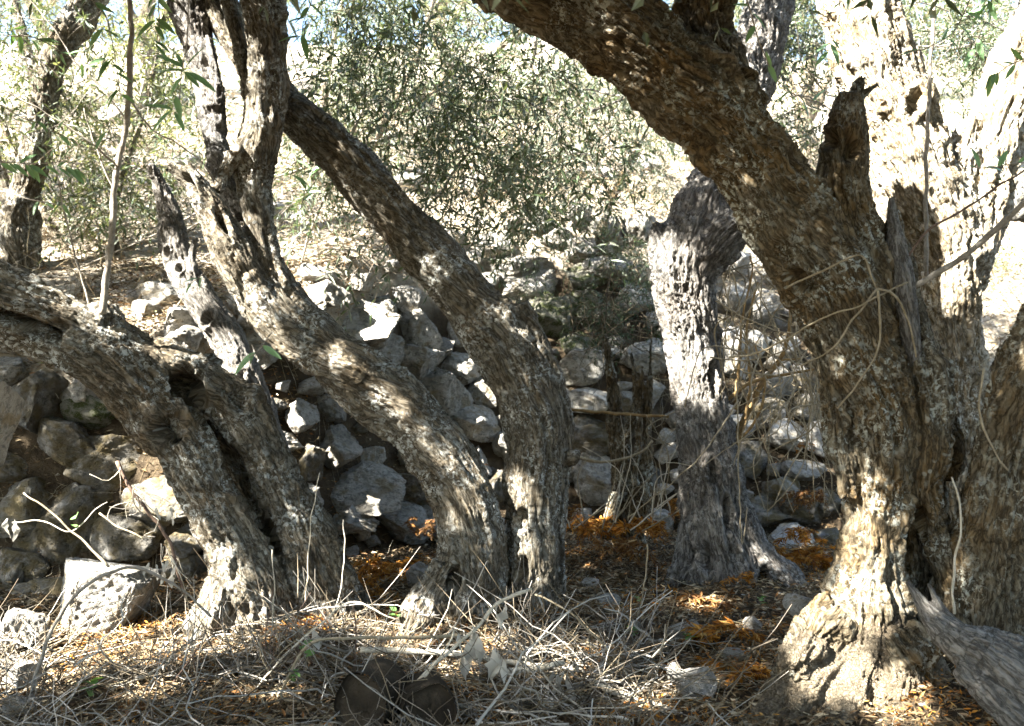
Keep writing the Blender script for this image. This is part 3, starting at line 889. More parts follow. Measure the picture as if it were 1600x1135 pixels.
# E: the biggest trunk, three stems over a swollen base
tE = tree("E", 1380, 1060, 3.25, "biggest brown olive trunk on a swollen sunlit base leaning to upper left")
build_trunk(tE, [
    [(1352,1050,3.3,84),(1345,1000,3.27,76),(1350,930,3.27,66),(1362,850,3.28,52),(1370,780,3.3,52),(1378,700,3.32,62),(1366,620,3.33,66),(1336,540,3.35,70),(1300,460,3.35,72),(1258,380,3.35,68),(1202,288,3.35,64),(1140,208,3.35,66),(1068,135,3.35,72),(988,65,3.35,76),(900,0,3.35,78),(800,-70,3.35,76),(690,-150,3.3,68),(580,-260,3.3,56)],
    [(1170,215,3.42,38),(1128,130,3.44,46),(1106,40,3.5,46),(1108,-60,3.5,46),(1120,-180,3.5,40)],
    [(1140,150,3.4,20),(1172,150,3.38,20),(1192,165,3.38,12)],
    [(1395,660,3.36,52),(1378,560,3.38,50),(1352,450,3.4,50),(1328,345,3.42,47),(1319,255,3.43,43),(1322,195,3.43,34),(1326,150,3.43,20)],
    [(1325,170,3.43,14),(1338,140,3.42,8),(1348,120,3.42,4)],
    [(1345,150,3.43,10),(1362,138,3.43,6),(1374,131,3.43,4)],
    [(1394,330,3.40,10),(1405,400,3.38,20),(1415,470,3.36,28),(1427,540,3.34,36),(1440,620,3.32,42),(1445,700,3.3,42),(1436,770,3.3,38),(1462,850,3.33,20),(1482,920,3.35,22),(1490,1000,3.33,36),(1495,1060,3.3,48)],
    [(1462,640,3.42,30),(1482,690,3.42,30),(1470,750,3.42,30)],
    [(1425,560,3.5,46),(1430,700,3.54,48),(1435,850,3.6,48),(1430,1000,3.56,54)],
    [(1300,960,3.18,36),(1262,1000,3.12,32),(1225,1060,3.05,26)],
    [(1245,985,3.12,22),(1258,1010,3.1,24)],
    [(1400,1000,3.15,46),(1430,1040,3.08,50)],
    [(1325,780,3.24,16),(1312,700,3.26,18),(1300,620,3.28,16),(1275,540,3.29,12)],
  ], M["bark_brown"], voxel=0.0065, twist=0.6, seed=6, flute=0.02, ridge=0.0075, lump=0.016,
  holes=[(1325,230,3.36,20,26,0.4,0.05),(1300,215,3.36,10,16,0,0.04),(1160,130,3.32,9,26,-0.5,0.06),(1432,860,3.25,26,80,0,0.12),(1250,440,3.27,26,12,0.9,0.05),(1490,700,3.32,16,26,0,0.05)],
  burls=[(1320,990,3.1,24,0.035),(1360,1040,2.98,30,0.035),(1420,1030,2.98,26,0.03),(1290,1050,2.98,30,0.03),(1470,1050,2.95,26,0.03),(1380,1100,2.93,28,0.03),(1300,760,3.2,16,0.02),(1325,660,3.2,20,0.02),(1245,990,3.05,20,0.03),(1120,250,3.3,20,0.02)],
  grooves=[([(1290,300,3.34),(1318,380,3.32),(1335,460,3.3),(1350,540,3.28),(1378,640,3.26)], 12, 0.06), ([(1395,560,3.28),(1405,650,3.26),(1400,740,3.24),(1412,800,3.24)], 12, 0.05), ([(1330,740,3.2),(1335,850,3.2),(1320,930,3.18)], 6, 0.02), ([(1375,800,3.2),(1380,900,3.18),(1390,980,3.14)], 6, 0.02)])
build_trunk(tE, [
    [(1335,975,3.22,40),(1292,1045,3.12,40),(1225,1115,3.0,34),(1150,1180,2.92,30)],
    [(1350,985,3.2,42),(1338,1060,3.09,44),(1305,1130,2.98,42),(1280,1200,2.9,40)],
    [(1375,990,3.2,42),(1390,1065,3.09,46),(1395,1130,2.98,44),(1400,1200,2.9,42)],
    [(1405,1000,3.24,38),(1445,1070,3.13,40),(1475,1130,3.03,40),(1500,1200,2.95,40)],
    [(1440,1010,3.34,36),(1510,1070,3.28,38),(1580,1120,3.22,38),(1640,1170,3.15,36)],
    [(1262,1000,3.1,30),(1235,1050,3.03,26)],
  ], M["root_crust"], voxel=0.0065, twist=0.3, seed=26, lump=0.024, flute=0.006, ridge=0.007, name="root_mound",
  burls=[(1300,1030,3.0,22,0.04),(1350,1050,2.96,20,0.04),(1410,1040,2.98,24,0.04),(1270,1080,2.95,22,0.035),(1470,1065,2.97,22,0.035),(1390,1100,2.9,22,0.04),(1330,1100,2.9,18,0.03),(1440,1110,2.9,20,0.035),(1500,1090,2.98,20,0.03),(1245,1020,3.05,18,0.03),(1375,1005,3.05,16,0.03)])
build_trunk(tE, [[(1392,310,3.38,5),(1402,380,3.33,15),(1412,450,3.30,20),(1422,520,3.28,18),(1430,590,3.27,8)]], M["bark_dead"], voxel=0.005, twist=0.2, seed=16, lump=0.004, flute=0.004, ridge=0.003, name="bare_wood")

# F: sunlit trunk right behind
tF = tree("F", 1500, 900, 4.15, "forked olive trunk behind the biggest one with a glaring sunlit face")
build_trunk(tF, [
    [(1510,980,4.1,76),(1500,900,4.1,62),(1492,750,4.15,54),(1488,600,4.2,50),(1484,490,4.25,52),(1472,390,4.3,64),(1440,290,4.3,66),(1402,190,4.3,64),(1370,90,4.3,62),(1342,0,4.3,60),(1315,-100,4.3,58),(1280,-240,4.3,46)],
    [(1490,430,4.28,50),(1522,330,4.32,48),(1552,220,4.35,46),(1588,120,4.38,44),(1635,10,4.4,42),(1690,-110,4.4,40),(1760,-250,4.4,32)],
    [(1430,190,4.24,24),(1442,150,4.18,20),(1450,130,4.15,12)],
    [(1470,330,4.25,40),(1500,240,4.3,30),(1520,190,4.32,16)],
  ], M["bark_sunlit"], voxel=0.008, twist=0.5, seed=7, flute=0.018, ridge=0.008,
  holes=[(1430,160,4.12,14,26,0.3,0.06),(1440,330,4.15,8,26,0,0.04)], burls=[(1440,160,4.15,20,0.03)],
  grooves=[([(1505,300,4.22),(1490,380,4.2),(1480,460,4.18)], 8, 0.03)])

# G: dark trunk at the right edge
tG = tree("G", 1540, 1000, 3.35, "dark leaning olive trunk with pale lichen spots cut by the right edge")
build_trunk(tG, [
    [(1535,1080,3.4,70),(1530,1000,3.38,62),(1535,920,3.35,58),(1548,840,3.3,58),(1568,760,3.25,56),(1596,670,3.2,58),(1635,570,3.15,60),(1690,460,3.1,60),(1760,340,3.1,58),(1840,200,3.1,50)],
    [(1508,840,3.32,16),(1502,900,3.32,18),(1498,980,3.32,26)],
    [(1575,880,3.36,30),(1600,960,3.36,36),(1610,1040,3.3,40)],
  ], M["bark_brown"], twist=0.5, seed=8, flute=0.02)

# dead standing trunk behind the split one
tN = tree("N", 430, 800, 5.0, "bleached dead olive stem with pecked holes rising behind the split trunk", name="dead_tree", group=None)
build_trunk(tN, [[(450,900,4.95,44),(430,760,4.98,38),(402,650,5.0,32),(362,545,5.05,29),(316,475,5.1,26),(278,405,5.15,23),(264,335,5.2,18),(246,280,5.2,12),(236,255,5.2,7)],
    [(300,450,5.08,12),(300,400,5.08,8),(305,370,5.08,4)]],
    M["bark_dead"], voxel=0.008, twist=0.4, seed=9, lump=0.012, holes=[(262,395,5.1,6,12,0.2,0.05),(285,420,5.1,7,8,0,0.05),(238,268,5.2,4,8,0,0.03),(330,500,5.05,8,14,0.5,0.04),(380,600,5,8,20,0.4,0.04)])
# fibrous rotten stump in the dark by the wall
tK = tree("K", 980, 800, 5.5, "rotten splintered stump in deep shade between the centre and grey trunks", name="rotten_stump", cat="stump", group=None)
build_trunk(tK, [[(985,870,5.5,30),(978,800,5.55,24),(968,700,5.6,18),(956,600,5.62,10),(946,520,5.62,4)],[(1004,820,5.5,16),(1008,700,5.55,12),(1014,600,5.55,7),(1018,530,5.55,3)],[(975,700,5.52,10),(992,620,5.52,6),(986,550,5.52,3)],[(962,770,5.45,11),(945,840,5.4,13)],[(990,760,5.45,8),(1000,660,5.48,6),(1003,570,5.5,3)]],
    M["bark_brown"], voxel=0.008, twist=0.2, seed=10, flute=0.016, ridge=0.008)
# back-left trunk, forked
dI = 6.2
tI = empty("olive_tree", W(35, 470, dI), "slim forked olive tree at upper left beyond the wall", "tree", "olive trees beyond the wall")
build_trunk(tI, [[(30,480,dI,34),(34,420,dI,32),(28,350,dI,30),(44,285,dI,24),(62,200,dI,21),(78,120,dI,21),(105,55,dI,23),(150,-20,dI,22),(200,-120,dI,18)],
    [(28,345,dI,20),(8,290,dI,12),(-25,200,dI,12),(-60,80,dI,12)],[(70,160,dI,11),(40,80,dI+.1,9),(20,-20,dI+.2,8)]], M["bark_grey"], voxel=0.01, seed=11, lump=0.015)

# far trees on the hillside: trunks
def far_trunk(label, pts_list, mat="bark_far", vox=0.014, seed=20):
    p = pts_list[0][0]
    w = W(p[0], p[1], p[2])
    e = empty("olive_tree", w, label, "tree", "olive trees beyond the wall")
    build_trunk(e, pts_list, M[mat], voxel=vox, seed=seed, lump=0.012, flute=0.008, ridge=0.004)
    return e
tO = far_trunk("tan olive tree leaning right above the wall, seen between the two middle trunks", [[(440,440,8.2,20),(470,385,8.2,18),(505,335,8.2,20),(545,280,8.2,16),(600,190,8.1,9),(650,90,8.0,6),(690,-40,8.0,4)],[(480,375,8.2,10),(478,320,8.1,6),(500,240,8.0,6),(510,120,7.9,5),(540,-20,7.9,4)],[(600,190,8.1,6),(700,130,7.6,4),(800,60,7.2,5),(880,-20,7.0,4)]], seed=21)
tM = far_trunk("thin dark olive sapling with fine twigs above the wall at centre", [[(930,430,7.4,7),(938,370,7.4,7),(958,310,7.4,7),(985,255,7.4,6.5),(1010,195,7.4,6),(1030,120,7.3,5),(1040,20,7.3,4)],[(955,310,7.4,4),(925,240,7.3,4),(905,170,7.3,3.5),(900,100,7.2,3)],[(985,255,7.4,4),(1000,180,7.3,3),(990,110,7.3,3)]], "bark_brown", 0.006, 22)
tP = far_trunk("tan pair of short tapering olive stems on the bank behind the leaning trunk's sprout", [[(196,500,6.6,13),(188,440,6.6,12),(178,390,6.6,9),(185,300,6.7,5),(230,160,6.8,4),(260,0,6.8,3)],[(135,470,6.6,14),(112,420,6.6,12),(88,370,6.7,9),(40,270,6.8,5),(-40,100,6.8,3)]], seed=23)
far_roots = []
for k, (px, d, r, lb) in enumerate([(-150, 11.0, 16, "olive tree with a pale crown on the slope beyond the upper left corner"), (230, 13.0, 14, "silvery olive tree on the slope behind the twin upper-left stems"), (690, 12.5, 14, "silvery olive tree high on the slope behind the central foliage"),
                                 (1010, 14.0, 12, "small olive tree on the slope beyond the leaning limb"), (1260, 10.5, 15, "airy olive tree on the slope behind the dead stub"), (1560, 12.0, 15, "silvery olive tree on the slope beyond the sunlit fork"), (420, 17.0, 11, "far olive tree near the hilltop behind the S-shaped trunk"), (900, 19.0, 10, "far olive tree near the hilltop left of the leaning limb"), (60, 20.0, 10, "far olive tree near the hilltop behind the slim forked tree"), (1400, 18.0, 10, "far olive tree near the hilltop beyond the glaring fork")]):
    x = (px - 800) / F_PX * d
    z = float(terrain(np.array([x]), np.array([d]))[0])
    def yy(h): return 567.5 - (z + h - CAM_H) / d * F_PX
    e = far_trunk(lb, [[(px, yy(-0.2), d, r * 1.3), (px + 10, yy(0.5), d, r), (px - 6, yy(1.1), d, r * .9), (px + 14, yy(1.9), d, r * .6)], [(px, yy(0.9), d, r * .6), (px - 40, yy(1.7), d + .2, r * .4)], [(px + 5, yy(1.0), d, r * .6), (px + 55, yy(1.8), d - .3, r * .4)]], vox=0.03, seed=30 + k)
    far_roots.append((e, np.array([x, d, z])))

# ------------------------------------------------------------------ foliage
def foliage(parent, O, D, L, nodes, leaf, wid, mat, droop=0.5, seed=0, carve=True, twig_r=0.0018, twig_mat="twig_brown", with_twigs=True):
    """twigs from origins O along D, opposite leaf pairs along each; one crown mesh and its twigs"""
    r = np.random.default_rng(seed)
    N = len(O)
    D = nrm(D)
    L = np.broadcast_to(L, (N,)) * r.uniform(0.7, 1.25, N)
    t = np.linspace(0, 1, nodes)
    bend = nrm(r.normal(size=(N, 3))) * 0.3
    P = O[:, None] + (D[:, None] * t[None, :, None] + bend[:, None] * (t ** 2)[None, :, None] + np.array([0, 0, -droop])[None, None] * (t ** 2)[None, :, None]) * L[:, None, None]
    T = nrm(np.gradient(P, axis=1))
    q = nrm(np.cross(T, r.normal(size=(N, 1, 3))))
    q2 = np.cross(T, q)
    alt = (np.arange(nodes) % 2)[None, :, None]
    side = np.where(alt == 0, q, q2)
    pos, dr = [], []
    for sgn in (1, -1):
        d = nrm(T * 0.75 + side * 0.75 * sgn + r.normal(size=P.shape) * 0.28)
        pos.append(P[:, 1:].reshape(-1, 3)); dr.append(d[:, 1:].reshape(-1, 3))
    pos = np.vstack(pos); dr = np.vstack(dr)
    nm = r.normal(size=pos.shape) * 0.7 + np.array([0, 0, 0.8])
    keep = r.random(len(pos)) < 0.9
    if carve:
        keep &= shade_keep(pos, seed)
    pos, dr, nm = pos[keep], dr[keep], nm[keep]
    V, F = leaves_mesh(pos, dr, nm, leaf * r.uniform(0.45, 1.25, len(pos)), wid * r.uniform(0.6, 1.25, len(pos)))
    o = mesh_obj("crown", V, F, M[mat], parent, False)
    if with_twigs:
        kt = shade_keep(O, seed) if carve else np.ones(N, bool)
        R = twig_r * (1.0 - 0.6 * t)[None] * np.ones((N, 1))
        if kt.any():
            sub = slice(None, None, 2) if nodes > 6 else slice(None)
            V, F = many_tubes(P[kt][:, sub], R[kt][:, sub], 3)
            tw = mesh_obj("twigs", V, F, M[twig_mat], o, True)
            tw["kind"] = "stuff"
    return o

def blob(n, c, rad, r, shell=0.35):
    v = nrm(r.normal(size=(n, 3))) * (r.random(n) ** shell)[:, None]
    return np.asarray(c) + v * np.asarray(rad)

def clumpy(O, scale, thr, seed):
    return O[noise3(O * scale + seed) > thr]

R_ = np.random.default_rng(11)
# overhead canopy of the terrace trees (above the frame): box regions shared out among the crowns
def canopy(parent, x0, x1, y0, y1, z0, z1, n, seed):
    r = np.random.default_rng(seed)
    O = np.stack([r.uniform(x0, x1, n), r.uniform(y0, y1, n), r.uniform(z0, z1, n)], 1)
    O[:, 2] = np.maximum(O[:, 2], CAM_H + 0.55 + 0.45 * O[:, 1])
    O = clumpy(O, 1.3, -0.42, seed)
    D = r.normal(size=O.shape) + np.array([0, 0, -0.2])
    foliage(parent, O, D, 0.40, 12, 0.085, 0.023, "olive_leaf", 0.4, seed, True, 0.0025)
canopy(tA, -7.8, -3.6, -0.5, 4.9, 2.9, 4.6, 8200, 51)
canopy(tB, -3.6, -2.0, -0.8, 4.6, 2.9, 4.7, 4800, 52)
canopy(tC, -2.0, -0.6, -0.8, 4.4, 2.9, 4.9, 4300, 53)
canopy(tE, -0.6, 1.4, -0.8, 3.8, 2.7, 4.7, 4700, 54)
canopy(tF, 1.4, 3.8, 0.5, 4.6, 3.0, 4.8, 1700, 55)
canopy(tG, 1.6, 3.6, -1.0, 2.0, 2.8, 4.4, 600, 56)
canopy(tD, -3.4, 1.2, 4.4, 6.0, 3.6, 5.0, 1000, 57)

# unseen grove trees added around the photographer; their crowns hold back open sky
for k, (x, y, lb) in enumerate([(-5.5, -4.5, "unseen olive tree added to the grove behind the photographer on the sunny side"), (-1.0, -6.0, "unseen olive tree added to the grove right behind the photographer"), (3.5, -4.5, "unseen olive tree added to the grove behind the photographer beside the open bank"), (7.5, 0.5, "unseen olive tree added to the grove beyond the lichen-spotted trunk"), (-8.5, 1.5, "unseen olive tree added to the grove farther along the terrace past the split trunk"), (-6.6, 6.8, "unseen olive tree added on the bank past the split trunk beyond the left edge"), (1.2, -3.2, "unseen olive tree added to the grove close behind the photographer")]):
    z0 = float(terrain(np.array([x]), np.array([y]))[0])
    e = empty("olive_tree", (x, y, z0), lb, "tree", "unseen olive trees added to hold back sky")
    Q = np.array([[x, y, z0 - .2, .24], [x + .1, y, z0 + .7, .19], [x - .1, y + .1, z0 + 1.6, .15], [x + .2, y, z0 + 2.8, .10]])
    C = catmull(Q, 0.05); V, F = tube(C[:, :3], C[:, 3], 16)
    mesh_obj("trunk", V, F, M["bark_far"], e, True, {"grain": V - C[0, :3]})
    r = np.random.default_rng(900 + k)
    O = blob(1500, (x, y, z0 + 2.7), (2.6, 1.7, 2.0), r, 0.45)
    foliage(e, O, r.normal(size=O.shape) + np.array([0, 0, -0.4]), 0.5, 9, 0.10, 0.03, "olive_leaf", 0.5, 900 + k, True, 0.003)

# central curtain of olive foliage, hanging
def curtain(parent, specs, L, nodes, leaf, wid, mat, droop, seed, carve=False, thr=-0.3):
    r = np.random.default_rng(seed)
    Os = []
    for (px, py, d, rx, ry, rd, n) in specs:
        c = W(px, py, d)
        Os.append(blob(n, c, (rx * d / F_PX, rd, ry * d / F_PX), r, 0.5))
    O = np.vstack(Os)
    O = clumpy(O, 1.8, thr, seed)
    D = r.normal(size=O.shape) * np.array([1, 1, 0.7]) + np.array([0, 0, -0.25])
    return foliage(parent, O, D, L, nodes, leaf, wid, mat, droop, seed, carve)
def bare_twigs(parent, specs, L, rad, mat, seed):
    r = np.random.default_rng(seed)
    Os = np.vstack([blob(n, W(px, py, d), (rx * d / F_PX, rd, ry * d / F_PX), r, 0.6) for (px, py, d, rx, ry, rd, n) in specs])
    N, K = len(Os), 9
    t = np.linspace(0, 1, K)
    D = nrm(r.normal(size=(N, 3)) * np.array([1, 0.6, 1]))
    C = nrm(r.normal(size=(N, 3))) * 0.5
    Ls = L * r.uniform(0.4, 1.4, N)
    P = Os[:, None] + (D[:, None] * t[None, :, None] + C[:, None] * (t ** 2)[None, :, None]) * Ls[:, None, None] + r.normal(size=(N, K, 3)) * 0.012
    V, F = many_tubes(P, rad * r.uniform(0.5, 1.4, N)[:, None] * (1 - 0.7 * t)[None], 4)
    o = mesh_obj("bare_twigs", V, F, M[mat], parent, True); o["kind"] = "stuff"
curtain(tO, [(740,110,6.2,360,200,0.9,560),(600,180,5.9,150,160,0.6,150),(800,240,5.9,130,110,0.5,130),(520,90,6.3,90,140,0.6,130),(670,330,5.6,90,50,0.3,55),(780,320,5.8,90,60,0.3,80),(900,60,6.4,130,120,0.5,170),(485,300,6.0,40,60,0.3,30),(620,-10,6.0,260,70,.6,260)], 0.38, 11, 0.085, 0.0165, "olive_leaf", 0.9, 61, False, 0.0)
curtain(tO, [(560,150,8.6,220,190,0.7,200),(780,150,8.6,200,170,0.7,200),(1000,120,8.6,150,150,.6,150),(640,-10,8.8,320,80,.6,170)], 0.42, 10, 0.085, 0.019, "olive_leaf", 0.6, 161, False, -0.2)
curtain(tC, [(620,60,4.9,110,120,.25,40),(720,170,4.9,90,110,.25,34),(540,90,5.0,60,120,.2,26),(840,120,4.9,90,110,.2,40),(760,290,4.9,90,70,.2,26),(930,220,5.2,70,80,.2,30)], 0.36, 9, 0.085, 0.0160, "olive_leaf", 0.9, 68, False, -0.3)
bare_twigs(tO, [(600,170,6.0,150,150,.5,12),(820,150,6.2,120,120,.5,9)], 1.3, 0.010, "stick_grey", 261)
bare_twigs(tO, [(600,150,6.2,160,160,.6,60),(780,120,6.2,140,120,.5,50)], 0.7, 0.004, "stick_grey", 161)
curtain(tM, [(900,320,7.0,90,70,0.35,120),(960,390,6.9,60,50,0.3,90),(940,220,7.0,100,70,0.4,90),(1010,250,7.0,50,80,0.3,50),(840,350,6.8,60,40,0.3,50)], 0.30, 12, 0.055, 0.011, "olive_leaf", 0.2, 62, False, -0.15)
bare_twigs(tM, [(920,280,7.0,110,110,.4,70),(880,200,7.0,90,80,.4,40)], 0.5, 0.003, "stick_grey", 162)
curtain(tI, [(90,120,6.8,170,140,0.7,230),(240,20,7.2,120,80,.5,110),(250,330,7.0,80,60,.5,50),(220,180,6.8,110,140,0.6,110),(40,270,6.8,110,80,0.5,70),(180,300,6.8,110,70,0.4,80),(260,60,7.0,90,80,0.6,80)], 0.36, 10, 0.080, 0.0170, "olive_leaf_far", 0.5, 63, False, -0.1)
bare_twigs(tI, [(100,150,6.6,160,150,.6,90),(230,250,6.8,100,140,.5,50),(60,320,6.6,120,60,.4,30)], 0.8, 0.004, "stick_grey", 163)
curtain(tP, [(150,330,6.2,120,80,0.4,40),(100,200,6.2,130,100,0.4,50),(250,260,6.4,60,80,0.4,30),(60,60,6.2,120,80,.4,50),(300,150,6.6,50,120,.4,40)], 0.34, 10, 0.080, 0.0155, "olive_leaf", 0.4, 64)
curtain(tD, [(1235,80,5.7,60,100,0.4,60),(1255,200,5.8,50,60,0.3,40),(1300,40,6.0,60,60,0.4,40)], 0.32, 12, 0.062, 0.013, "olive_leaf", 0.4, 65)
curtain(tF, [(1470,40,5.6,70,60,0.4,60),(1520,90,5.6,50,60,0.3,40),(1590,40,5.8,60,70,0.4,50),(1380,20,6.0,80,60,.4,50),(1560,-10,6.2,120,70,.5,90),(1260,-10,6.2,120,70,.5,80),(1510,200,5.8,30,60,.2,20)], 0.32, 12, 0.062, 0.013, "olive_leaf", 0.4, 66)
sh = empty("shrub", W(930, 540, 6.4), "dark leafy shrub in deep shade over the wall stones at the centre", "shrub", None)
curtain(sh, [(900,470,6.6,60,50,0.2,34),(960,490,6.45,55,60,0.2,46),(1000,440,6.5,30,50,.2,24),(860,440,6.8,40,30,.15,14)], 0.24, 11, 0.04, 0.010, "ivy_leaf", 0.5, 67, False, -0.3)
bare_twigs(sh, [(950,500,6.3,70,90,.2,90)], 0.4, 0.0035, "twig_brown", 167)
bare_twigs(tF, [(1500,60,5.4,90,90,.4,40),(1260,120,5.6,70,120,.3,30)], 0.6, 0.004, "stick_grey", 166)
for k, (e, b) in enumerate(far_roots):
    r = np.random.default_rng(80 + k)
    O = np.vstack([blob(150, b + np.array([r.uniform(-1.0, 1.0), r.uniform(-.8, .8), r.uniform(1.2, 4.4)]), (0.9, 0.8, 0.7), r, 0.5) for q in range(9)])
    O = clumpy(O, 1.2, -0.25, k)
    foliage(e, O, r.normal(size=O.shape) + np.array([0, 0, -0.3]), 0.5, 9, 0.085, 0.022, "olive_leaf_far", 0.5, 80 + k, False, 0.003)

def where(x, y):
    p = 800 + x / y * F_PX
    for lim, ph in ((20, "beyond the left edge"), (150, "behind the slim forked tree"), (260, "behind the upright sprout"), (400, "behind the S-shaped trunk"), (560, "between the two middle trunks"), (720, "above the upper half of the leaning trunk"), (860, "left of the thin dark sapling"), (1010, "beside the thin dark sapling"), (1150, "behind the grey upright trunk"), (1320, "behind the biggest trunk"), (1500, "behind the glaring fork"), (9999, "right of the glaring fork")):
        if p < lim: return ph
r = np.random.default_rng(500)
n_ = 0
while n_ < 60:
    x = r.uniform(-5.5, 5.5); y = r.uniform(7.2, 15.0)
    if wall_t(np.array(x), np.array(y)) < 1.15: continue
    z = float(terrain(np.array([x]), np.array([y]))[0])
    q = r.uniform(0.06, 0.22)
    o = put_stone("slope_stone", STONES[n_ % 14], (x, y, z + q * 0.1), q * 1.2, q, q * 0.75)
    tag(o, "%s pale limestone lump on the %s slope %s" % ("large" if q > 0.15 else "small" if q < 0.10 else "middling", "near" if y < 9.5 else "far", where(x, y)), "stone", "stones on the slope"); n_ += 1
for k in range(16):
    x = r.uniform(-5.5, 5.5); y = r.uniform(8.0, 14.0)
    z = float(terrain(np.array([x]), np.array([y]))[0])
    e = empty("dry_bush", (x, y, z), "low dry scrub bush on the %s slope %s" % ("near" if y < 10 else "middle" if y < 12 else "far", where(x, y)), "bush", "scrub on the slope")
    O = np.array([x, y, z]) + r.normal(size=(60, 3)) * np.array([.12, .12, .03])
    foliage(e, O, r.normal(size=O.shape) * np.array([1, 1, .5]) + np.array([0, 0, 1.0]), 0.6, 9, 0.05, 0.016, "olive_leaf_far", 0.1, 600 + k, False, 0.003, "twig_brown")

# ------------------------------------------------------------------ litter and twigs (uncountable)
def on_ground(n, x0, x1, y0, y1, r, dens=None):
    x = r.uniform(x0, x1, n); y = r.uniform(y0, y1, n)
    if dens is not None:
        k = dens(x, y); x, y = x[k], y[k]
    return np.stack([x, y, terrain(x, y)], 1)

def leaf_litter(name, n, box, leaf, wid, mat, seed, lift=0.02, dens=None, flat=0.5):
    r = np.random.default_rng(seed)
    P = on_ground(n, *box, r, dens)
    P[:, 2] += r.uniform(0.0, lift, len(P))
    a = r.uniform(0, 2 * np.pi, len(P))
    D = np.stack([np.cos(a), np.sin(a), r.normal(0, flat * 0.6, len(P))], 1)
    nm = r.normal(size=P.shape) * flat + np.array([0, 0, 1.0])
    V, F = leaves_mesh(P, D, nm, leaf * r.uniform(0.5, 1.3, len(P)), wid * r.uniform(0.6, 1.3, len(P)))
    return tag(mesh_obj(name, V, F, M[mat], None, False), kind="stuff")
o = leaf_litter("leaf_litter", 76000, (-2.9, 2.6, 2.3, 6.4), 0.045, 0.011, "litter", 71, 0.03)
tag(o, "brown fallen olive leaves covering the terrace floor")
def rusty(x, y): return noise3(np.stack([x * 2.6 + 40, y * 2.6, x * 0], 1)) > 0.16
o = leaf_litter("rusty_litter", 26000, (-2.2, 2.2, 2.6, 5.6), 0.030, 0.007, "fern", 171, 0.035, rusty, 0.7)
tag(o, "crumbled rust-orange fern bits strewn in patches over the terrace floor")
def hill(x, y): return wall_t(x, y) > 0.9
o = leaf_litter("hillside_litter", 85000, (-7, 7, 5.0, 13.0), 0.055, 0.019, "litter_pale", 72, 0.05, hill)
tag(o, "pale dry leaves strewn over the sunlit slope above the wall")

r = np.random.default_rng(70)
Pg = on_ground(650, -2.6, 2.4, 2.5, 6.0, r)
icoV = np.array([[0,0,1],[.9,0,.2],[.3,.85,.2],[-.7,.5,.2],[-.7,-.5,.2],[.3,-.85,.2],[0,0,-.6]], float)
icoF = np.array([[0,1,2],[0,2,3],[0,3,4],[0,4,5],[0,5,1],[6,2,1],[6,3,2],[6,4,3],[6,5,4],[6,1,5]])
sg = r.uniform(0.004, 0.017, 650)
Vg = Pg[:, None] + (icoV[None] + r.normal(size=(650, 7, 3)) * 0.16) * sg[:, None, None] * np.array([1.2, 1.0, 0.7])
Fg = (np.arange(650) * 7)[:, None, None] + icoF[None]
tag(mesh_obj("gravel", Vg.reshape(-1, 3), Fg.reshape(-1, 3), M["stone"], None, False), "small pale pebbles scattered through the litter", kind="stuff")

def strews(name, n, box, length, rad, mat, seed, rise=0.35, lift=0.02, dens=None, K=5, curl=0.5):
    r = np.random.default_rng(seed)
    P0 = on_ground(n, *box, r, dens)
    n = len(P0)
    P0[:, 2] += r.uniform(0, lift, n)
    a = r.uniform(0, 2 * np.pi, n)
    D = np.stack([np.cos(a), np.sin(a), np.abs(r.normal(0, rise, n))], 1)
    D = nrm(D)
    C = nrm(r.normal(size=(n, 3))) * curl
    L = length * r.uniform(0.3, 1.4, n)
    t = np.linspace(0, 1, K)
    P = P0[:, None] + (D[:, None] * t[None, :, None] + C[:, None] * (t ** 2)[None, :, None]) * L[:, None, None] + r.normal(size=(n, K, 3)) * (0.02 * L)[:, None, None]
    floor = terrain(P[..., 0].ravel(), P[..., 1].ravel()).reshape(n, K)
    P[..., 2] = np.maximum(P[..., 2], floor + rad)
    R = rad * r.uniform(0.6, 1.5, n)[:, None] * (1 - 0.55 * t)[None]
    V, F = many_tubes(P, R, 3)
    return tag(mesh_obj(name, V, F, M[mat], None, True), kind="stuff")
def front(x, y): return (noise3(np.stack([x * 2.2, y * 2.2, x * 0], 1)) > -0.12) & (y < 3.9 - 0.25 * np.abs(x + 0.4) + 0.3 * np.sin(5 * x)) & (x < 0.75 + 0.2 * np.sin(7 * y))
tag(strews("dry_straw", 6000, (-2.9, 2.6, 2.3, 5.8), 0.13, 0.0015, "straw", 73, 0.08, 0.03), "pale dry straw and stalks lying on the terrace floor")
tag(strews("twig_tangle", 2500, (-2.4, 1.2, 2.45, 3.9), 0.26, 0.0022, "twig_grey", 74, 0.45, 0.10, front, 7, 0.8), "tangle of grey dry twigs and stalks along the front edge")
tag(strews("brown_twigs", 2600, (-2.4, 1.6, 2.45, 4.6), 0.30, 0.0026, "twig_brown", 75, 0.35, 0.06, front, 7, 0.7), "dark brown dead twigs among the grey tangle in front")
tag(strews("pale_twigs", 260, (-2.4, 1.0, 2.5, 3.9), 0.36, 0.0042, "husk", 175, 0.25, 0.10, front, 8, 0.6), "thicker bleached twigs lying in the front tangle")
def bank(x, y): return (wall_t(x, y) > 0.3) & (x > 1.0)
tag(strews("bank_straw", 3500, (0.9, 4.5, 5.5, 8.5), 0.30, 0.0022, "straw", 76, 0.5, 0.05, bank, 6, 0.7), "dry grass stalks on the bank at the right")
def hill2(x, y): return wall_t(x, y) > 0.95
tag(strews("hillside_stalks", 3500, (-5, 5, 5.5, 11.0), 0.40, 0.003, "straw", 77, 0.6, 0.05, hill2, 5, 0.5), "dry stalks on the sunlit slope above the wall")

